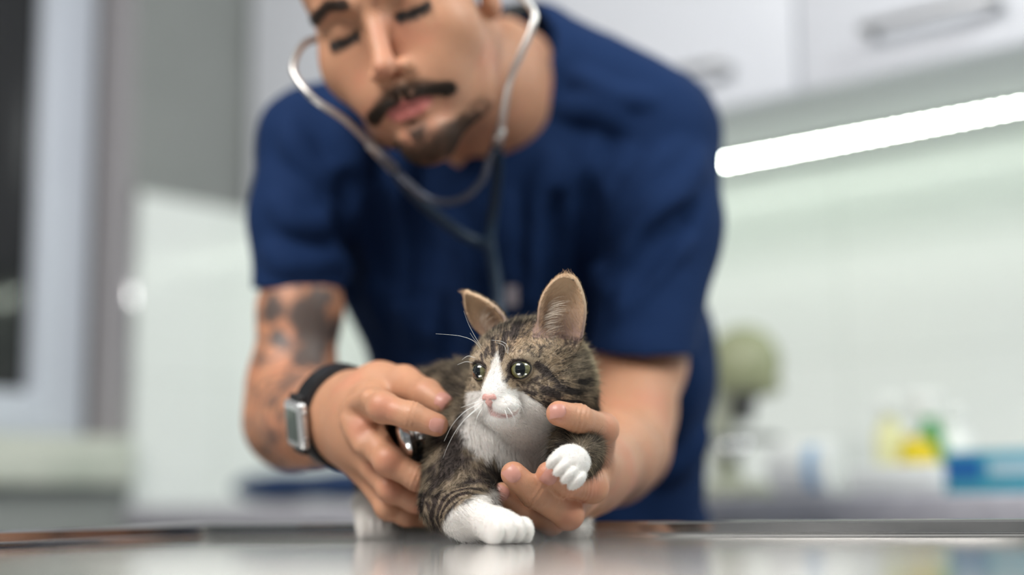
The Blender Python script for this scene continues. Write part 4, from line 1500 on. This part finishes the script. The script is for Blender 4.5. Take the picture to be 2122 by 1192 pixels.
def hairpatch(name, weight, count, dirfn, ln, rr, colr, lift=.25):
    P_, N_2 = sample_mesh(Vh, Qh, Nh, count, rng, weight)
    Lp_ = (P_ - P_o) @ PA.T
    d = dirfn(Lp_) @ PA
    d = d + (rng.random(d.shape) - .5) * .5
    t = nrm(d - N_2 * (d * N_2).sum(1)[:, None])
    dd = nrm(t + N_2 * lift)
    c = np.array(colr) * (.7 + .6 * rng.random((len(P_), 1)))
    return strands(name, P_ - N_2 * .0004, dd, ln * (.7 + .6 * rng.random(len(P_))), c, rr, nrm(t + N_2 * .05), 4, M_hair, vet)


def wband(pts, w, soft=.4):
    k = np.array([1, 0, 1.]); d, _ = seg_dist(Lh * k, np.array(pts) * k)
    d = d + (Lh[:, 1] < .02)
    return sstep(w, w * soft, d)


mus = np.maximum(wband([(0, .100, -.0655), (.012, .096, -.0665), (.022, .088, -.0695), (.0325, .076, -.0765)], .0080), wband([(0, .100, -.0655), (-.012, .096, -.0665), (-.022, .088, -.0695), (-.0325, .076, -.0765)], .0080))
mus = mus * sstep(-.0775, -.0750, Lh[:, 2] + np.abs(Lh[:, 0]) * .20) * sstep(-.0635 , -.0655, Lh[:, 2] + np.abs(Lh[:, 0]) * .22)
tag(hairpatch('moustache', mus, 7000, lambda L: np.stack([np.sign(L[:, 0]) * .9, -.1 * np.ones(len(L)), -.75 * np.ones(len(L))], 1), .0072, .00009, (.035, .022, .015)), kind='stuff')
bd = np.maximum.reduce([wband([(0, .097, -.096), (0, .092, -.102)], .0085), .55 * wband([(-.028, .078, -.112), (0, .092, -.118), (.028, .078, -.112)], .018), .20 * wband([(.03, .07, -.112), (.046, .03, -.100)], .012), .08 * wband([(-.03, .07, -.112), (-.052, .03, -.100)], .014)])
bd = bd * sstep(-.088, -.092, Lh[:, 2])
tag(hairpatch('beard', bd, 16000, lambda L: np.stack([L[:, 0] * 4, .1 * np.ones(len(L)), -np.ones(len(L))], 1), .0052, .00010, (.045, .027, .018)), kind='stuff')
for s_ in (-1, 1):
    bw = wband([(s_ * .014, .094, .0165), (s_ * .030, .088, .0215), (s_ * .050, .070, .0150)], .0062)
    tag(hairpatch('eyebrow', bw, 1500, lambda L: np.stack([np.sign(L[:, 0]), -.2 * np.ones(len(L)), .15 * np.ones(len(L))], 1), .0085, .00009, (.030, .018, .012)), kind='stuff')
    lw = wband([(s_ * .019, .080, -.0065), (s_ * .033, .082, -.0085), (s_ * .046, .072, -.0065)], .0022)
    tag(hairpatch('eyelashes', lw, 700, lambda L: np.stack([np.sign(L[:, 0]) * .2, 1.0 * np.ones(len(L)), -.9 * np.ones(len(L))], 1), .0085, .00010, (.012, .009, .008), .7), kind='stuff')
hw = sstep(.045, .065, Lh[:, 2] + np.clip(-Lh[:, 1], -.0, .07) * 1.3 - np.clip(Lh[:, 1] - .05, 0, 1) * .8) * (np.abs(Lh[:, 0]) < .09) * sstep(-.085, -.07, Lh[:, 2])
tag(hairpatch('hair', hw, 14000, lambda L: np.stack([L[:, 0] * 3, -.8 * np.ones(len(L)), .2 * np.ones(len(L))], 1), .016, .00012, (.025, .016, .012), .5), kind='stuff')

# ---- shirt sleeves and folds
# sleeves, cut square at the hem
def sleeve(a, b, c, ra, rb, rc, hp_, hn, k=.022):
    g = Sdf(); g.chain([a, b, c], [ra, rb, rc], .03)
    hn = nrm(hn)
    f = lambda P: np.maximum(g.eval(P), (P - hp_) @ hn)
    SH.fn(f, (a + c) / 2, np.linalg.norm(a - c) / 2 + max(ra, rb, rc), k)
sleeve(W(645, 300, 1.455), W(624, 450, 1.432), W(618, 620, 1.415), .0545, .0465, .0445, W(620, 594, 1.415), camvec((0, .05, -1)))
sleeve(W(1378, 295, 1.49), W(1366, 480, 1.462), W(1330, 745, 1.398), .0600, .0600, .0525, W(1325, 728, 1.40), camvec((-.02, .05, -1)), .018)
# fold ridges lying on the cloth, from armpits, shoulders and belly
def fold(pts, r=.006, k=.016, sink=.004, mode='u'):
    P = [SH.ray(x, y, 1.2, 1.8, sink if mode == 'u' else -sink * .35) for x, y in pts]
    P = spline(P, 4)
    r_ = [r * math.sin(math.pi * min(1, max(.12, (i + .5) / len(P)))) ** .5 for i in range(len(P))]
    SH.chain(list(P), r_, k, mode)
base_ops = list(SH.ops)
FOLDS = [([(700, 300), (712, 400), (700, 500), (708, 570)], .0090), ([(735, 330), (770, 450), (760, 560), (800, 680)], .008), ([(800, 380), (840, 480), (830, 600), (860, 700)], .0075),
         ([(690, 230), (720, 300), (735, 360)], .007), ([(880, 450), (900, 540), (890, 640), (915, 720)], .007), ([(940, 460), (965, 560), (975, 660), (990, 720)], .006),
         ([(1260, 600), (1230, 520), (1245, 420), (1300, 330)], .010), ([(1200, 640), (1175, 520), (1180, 400), (1230, 300)], .007), ([(1140, 330), (1110, 430), (1115, 560), (1095, 650)], .007),
         ([(1280, 560), (1340, 460), (1400, 400), (1450, 330)], .008), ([(1270, 480), (1330, 380), (1400, 310)], .007), ([(1290, 650), (1350, 560), (1420, 500)], .006), ([(1200, 160), (1260, 200), (1350, 210)], .006),
         ([(1160, 230), (1230, 230), (1300, 260)], .006), ([(575, 420), (620, 460), (690, 470)], .005), ([(560, 520), (610, 550), (680, 545)], .005), ([(600, 260), (630, 330), (690, 380)], .006),
         ([(1440, 760), (1420, 830), (1395, 900)], .008), ([(1455, 900), (1420, 940), (1370, 990)], .008), ([(850, 300), (830, 360), (845, 420)], .006), ([(1050, 420), (1040, 520), (1055, 600)], .006)]
for pts, r in FOLDS:
    fold(pts, r * 1.25, .018, .0045)
for pts, r in [([(722, 380), (735, 480), (728, 600)], .008), ([(860, 420), (872, 540), (880, 660)], .010), ([(1215, 600), (1205, 480), (1215, 380)], .010), ([(1150, 420), (1148, 540), (1140, 640)], .008), ([(1300, 600), (1370, 500), (1440, 430)], .006), ([(790, 420), (800, 520), (815, 620)], .006)]:
    fold(pts, r * 1.35, .016, .004, 's')
# neck opening: round behind, V in front
VN = [(1128, 30), (1150, 68), (1150, 104), (1096, 178), (1008, 292), (951, 350), (880, 300), (800, 205), (770, 100), (900, -60), (1060, -60)]


def vneck(P):
    q = np.asarray(P) - CAMP
    dd = q @ FWD
    u = (q @ RGT) / dd * F + 1061; v = 596 - (q @ UPV) / dd * F
    best = np.full(len(q), 1e9); ins = np.zeros(len(q), bool)
    for i in range(len(VN)):
        (ax_, ay_), (bx_, by_) = VN[i], VN[(i + 1) % len(VN)]
        ex, ey = bx_ - ax_, by_ - ay_
        t = np.clip(((u - ax_) * ex + (v - ay_) * ey) / (ex * ex + ey * ey), 0, 1)
        best = np.minimum(best, np.hypot(u - ax_ - t * ex, v - ay_ - t * ey))
        c = ((ay_ > v) != (by_ > v)) & (u < ex * (v - ay_) / (ey if ey else 1e-9) + ax_)
        ins ^= c
    d2 = np.where(ins, -best, best) / F * dd
    return np.maximum(d2, dd - 1.50)


SH.fn(vneck, W(980, 150, 1.42), .30, .004, 's')
# arm holes at the hems
SH.cone(W(622, 592, 1.415), W(620, 650, 1.415), .0370, .0390, .002, 's')
SH.cone(W(1330, 742, 1.412), W(1322, 790, 1.40), .0430, .0470, .002, 's')
SH.fn(lambda P: .80 - P[:, 2], K_o, 9, 0, 'i')
lowdisp = lambda P: (fbm(P, 22, 5, 2) - .5) * .0055
SH.fn(lowdisp, W(1000, 500, 1.5), 9, 0, 'd')
Vs, Qs, Ns = polygonise(SH, .0026)
M_navy = mat('navy_scrub_cotton', (.0046, .0215, .080), .85, 0, .2)
b_ = M_navy.node_tree.nodes['Principled BSDF']
b_.inputs['Sheen Weight'].default_value = .03; b_.inputs['Sheen Roughness'].default_value = .5
b_.inputs['Sheen Tint'].default_value = (.35, .5, .9, 1)
noise_bump(M_navy, 900, .35, .0006, 2)
link('scrub_shirt', mesh_from('scrub_shirt', Vs, Qs), M_navy, vet)
sh = bpy.data.objects['scrub_shirt']
# stitched hem bands and pocket with its small white label
m = MB()
pk = [SH.ray(x, y, 1.2, 1.7, -.0012) for x, y in [(1038, 596), (1085, 596), (1085, 640), (1038, 640)]]
lb = [SH.ray(x, y, 1.2, 1.7, -.0022) for x, y in [(1049, 592), (1073, 592), (1073, 634), (1049, 634)]]
m.add(lb + [p + FWD * .004 for p in lb], [(3, 2, 1, 0), (4, 5, 6, 7), (0, 1, 5, 4), (1, 2, 6, 5), (2, 3, 7, 6), (3, 0, 4, 7)])
m.build('shirt_label', mat('white_label', (.62, .60, .68), .7), sh)

# ---- trousers and shoes
TR = Sdf()
hipL, hipR = W(1000, 1060, 1.64), W(1270, 1060, 1.64)
hipL[2] = hipR[2] = .90
TR.cone(hipL, hipR, .110, .110, .05)
for hp_, kn, an in ((hipL, np.array([-.10, 1.56, .48]), np.array([-.16, 1.66, .09])), (hipR, np.array([.26, 1.56, .48]), np.array([.30, 1.66, .09]))):
    TR.chain([hp_, kn, an], [.095, .070, .055], .04)
TR.fn(lambda P: (P[:, 2] * 0 + .075) - P[:, 2], K_o, 9, 0, 'i')
TR.fn(lambda P: (fbm(P, 14, 15, 2) - .5) * .008, K_o, 9, 0, 'd')
V, Q, _n = polygonise(TR, .006)
link('trousers', mesh_from('trousers', V, Q), M_navy, vet)
for an in (np.array([-.16, 1.66, .0]), np.array([.30, 1.66, .0])):
    S = Sdf()
    S.ell(an + np.array([0, .0, .045]), (.042, .06, .05), None, .03)
    S.ell(an + np.array([0, -.11, .028]), (.045, .10, .034), None, .03)
    S.fn(lambda P: .001 - P[:, 2], K_o, 9, 0, 'i')
    V, Q, _n = polygonise(S, .005)
    link('shoe', mesh_from('shoe', V, Q), mat('white_shoe', (.7, .7, .7), .5), vet)
# ------------------------------------------------------------------ wristwatch on his right wrist
M_band = mat('black_resin_band', (.012, .012, .014), .42)
wc = W(740, 857, 1.155); wax = nrm(W(712, 853, 1.145) - W(640, 868, 1.27))     # along the forearm
eW = empty('wristwatch', wc, 'silver digital wristwatch on a black band, worn on the tattooed arm', 'watch')
wax = nrm(wax - .20 * camvec((0, 0, 1)) + .20 * camvec((1, 0, 0)))
up = nrm(camvec((0, 0, 1)) - wax * np.dot(camvec((0, 0, 1)), wax)); sdw = np.cross(wax, up)
if np.dot(sdw, camvec((-1, 0, 0))) < 0: sdw = -sdw
V = []; Fc = []
nb = 56
def rim_r(a):
    d = math.cos(a) * sdw + math.sin(a) * up
    lo_, hi_ = .015, .06
    for _ in range(18):
        mid = (lo_ + hi_) / 2
        if AR.eval((wc + d * mid)[None])[0] < 0: lo_ = mid
        else: hi_ = mid
    return d, lo_
prof_w = [(-.0120, .0002), (-.0110, .0046), (.0110, .0046), (.0120, .0002)]
for i in range(nb):
    d, r = rim_r(2 * math.pi * i / nb)
    for t, h in prof_w:
        V.append(wc + wax * t + d * (r + h))
for i in range(nb):
    for j in range(4):
        Fc.append((i * 4 + j, i * 4 + (j + 1) % 4, ((i + 1) % nb) * 4 + (j + 1) % 4, ((i + 1) % nb) * 4 + j))
m = MB(); m.add(V, Fc); m.build('strap', M_band, eW, 'auto')
# case on the outer side of the wrist
ca = math.radians(0)
dC = nrm(sdw * 1.0 + up * -.12); rC = rim_r(math.atan2(-.12, 1))[1]
cC = wc + dC * (rC + .0055)
tC = nrm(np.cross(wax, dC))
MC = Matrix(((wax[0], tC[0], dC[0], cC[0]), (wax[1], tC[1], dC[1], cC[1]), (wax[2], tC[2], dC[2], cC[2]), (0, 0, 0, 1)))
m = MB(MC); m.box((-.0165, -.0190, -.0045), (.0165, .0190, .0035), .0035); cs_ = m.build('case', mat('silver_case', (.78, .79, .80), .25, .7), eW, 'auto')
m = MB(MC); m.box((-.0175, -.0120, -.003), (.0175, -.0085, .001), .001); m.box((-.0175, .0085, -.003), (.0175, .0120, .001), .001); m.build('button', M_steel, cs_, 'auto')
m = MB(MC); m.box((-.0115, -.0125, .0034), (.0115, .0125, .0042), .0004); m.build('screen', mat('watch_screen', (.09, .11, .10), .12), cs_, 'auto')
for q0, q1 in ((-.0240, -.0170), (.0170, .0240)):
    m = MB(MC); m.box((-.0105, q0, -.0050), (.0105, q1, .0005), .002); m.build('lug', M_band, cs_, 'auto')

# ------------------------------------------------------------------ stethoscope
M_tubing = mat('dark_blue_tubing', (.008, .028, .060), .5)
M_metal = mat('satin_steel_tube', (.62, .60, .58), .42, 1)
M_black = mat('black_rubber', (.012, .012, .012), .5)
eS = empty('stethoscope', W(1020, 470, 1.37), 'stethoscope with steel ear tubes and dark tubing hanging from the vet\'s ears', 'stethoscope')
earR = G(-.080, .006, -.008); earL = G(.083, .002, -.008)
Lt = [earR, W(662, 82, 1.262), W(632, 90, 1.24), W(612, 120, 1.222), W(611, 155, 1.21), W(650, 205, 1.20), W(716, 250, 1.215), W(775, 308, 1.25), W(815, 350, 1.275)]
Rt = [earL, G(.097, .012, -.010), W(1102, 18, 1.235), W(1103, 55, 1.23), W(1080, 110, 1.23), W(1056, 165, 1.235), W(1044, 225, 1.25), W(1037, 275, 1.265), W(1030, 300, 1.27)]
for pts in (Lt, Rt):
    C_ = spline(pts, 10)
    m = MB(); m.tube(C_, .0031, 14); t_ = m.build('ear_tube', M_metal, eS, True)
    m = MB(); m.lathe([(0, 0), (.004, .001), (.0062, .004), (.0058, .009), (.0035, .012), (0, .0125)], C_[0], C_[0] - C_[4], 18); m.build('ear_tip', M_black, t_, True)
    e0, e1 = C_[-12], C_[-1]
    m = MB(); m.tube([e0, e0 + (e1 - e0) * .05, e1], [.0040, .0046, .0048], 14); m.build('sleeve', M_metal, t_, True)
SP = spline([W(818, 353, 1.277), W(845, 378, 1.28), W(880, 408, 1.285), W(922, 420, 1.288), W(965, 408, 1.288), W(1000, 372, 1.285), W(1012, 335, 1.278), W(1026, 300, 1.272)], 8)
m = MB(); m.tube(SP, .0032, 12); m.build('tension_spring', mat('grey_spring_cover', (.10, .11, .15), .3, .4), eS, True)
J = W(1015, 505, 1.345)
for a, mid in ((W(815, 350, 1.276), [W(850, 395, 1.30), W(915, 455, 1.33), W(975, 495, 1.345)]), (W(1030, 300, 1.271), [W(1032, 340, 1.30), W(1028, 400, 1.33), W(1019, 460, 1.345)])):
    C_ = spline([a] + mid + [J], 8)
    m = MB(); m.tube(C_, .0050, 14); m.build('tubing', M_tubing, eS, True)
m = MB(); C_ = spline([J, W(1025, 560, 1.345), W(1035, 640, 1.335), W(1025, 740, 1.31), W(985, 830, 1.27), W(930, 930, 1.21), W(892, 965, 1.14), W(872, 945, 1.072), W(868, 930, 1.060)], 10)
m.tube(C_, .0056, 16); m.build('tubing', M_tubing, eS, True)
M_scope = mat('polished_steel', (.90, .90, .91), .20, 1)
# chest piece between index and middle finger, its flat face against the kitten's flank
cA = nrm(camvec((.95, .22, .20)))             # axis, towards the kitten
c0 = W(836, 909, 1.050)
m = MB(); m.lathe([(0, -.004), (.008, -.0040), (.0125, -.0020), (.0145, .0005), (.0150, .003), (.0140, .0045), (.0138, .0058), (.0128, .0072), (.0070, .0085), (.0058, .010), (.0055, .0135), (0, .0135)], c0, cA, 40)
bell = m.build('bell', M_scope, eS, 'auto')
m = MB(); m.lathe([(0, 0), (.0075, .0004), (.0090, .002), (.0090, .0075), (.0075, .0090), (0, .0095)], c0 + cA * .0125, cA, 32); m.build('stem_collar', M_scope, eS, 'auto')
m = MB(); m.lathe([(0, 0), (.0060, .0), (.0110, .0022), (.0150, .0042), (.0165, .0062), (.0165, .0085), (.0155, .0098), (0, .0100)], c0 + cA * .0205, cA, 44); hd_ = m.build('diaphragm_head', M_scope, eS, 'auto')
m = MB(); m.lathe([(.0150, 0), (.0167, .0006), (.0167, .0022), (.0150, .0028), (.0, .0028)], c0 + cA * .0285, cA, 44); m.build('diaphragm_ring', M_scope, hd_, 'auto')
m = MB(); m.tube([c0 + cA * .0165, W(866, 935, 1.060), W(866, 948, 1.066)], [.0042, .0046, .0052], 14); m.build('stem', M_black, eS, True)

# black tube laid as a collar behind the neck
m = MB(); m.tube(spline([W(1046, 40, 1.455), W(1062, 24, 1.47), (W(1090, 20, 1.485)), W(1114, 30, 1.50), W(1128, 48, 1.505)], 6), .0085, 14)
tag(m.build('dark_collar', M_black, vet, True))
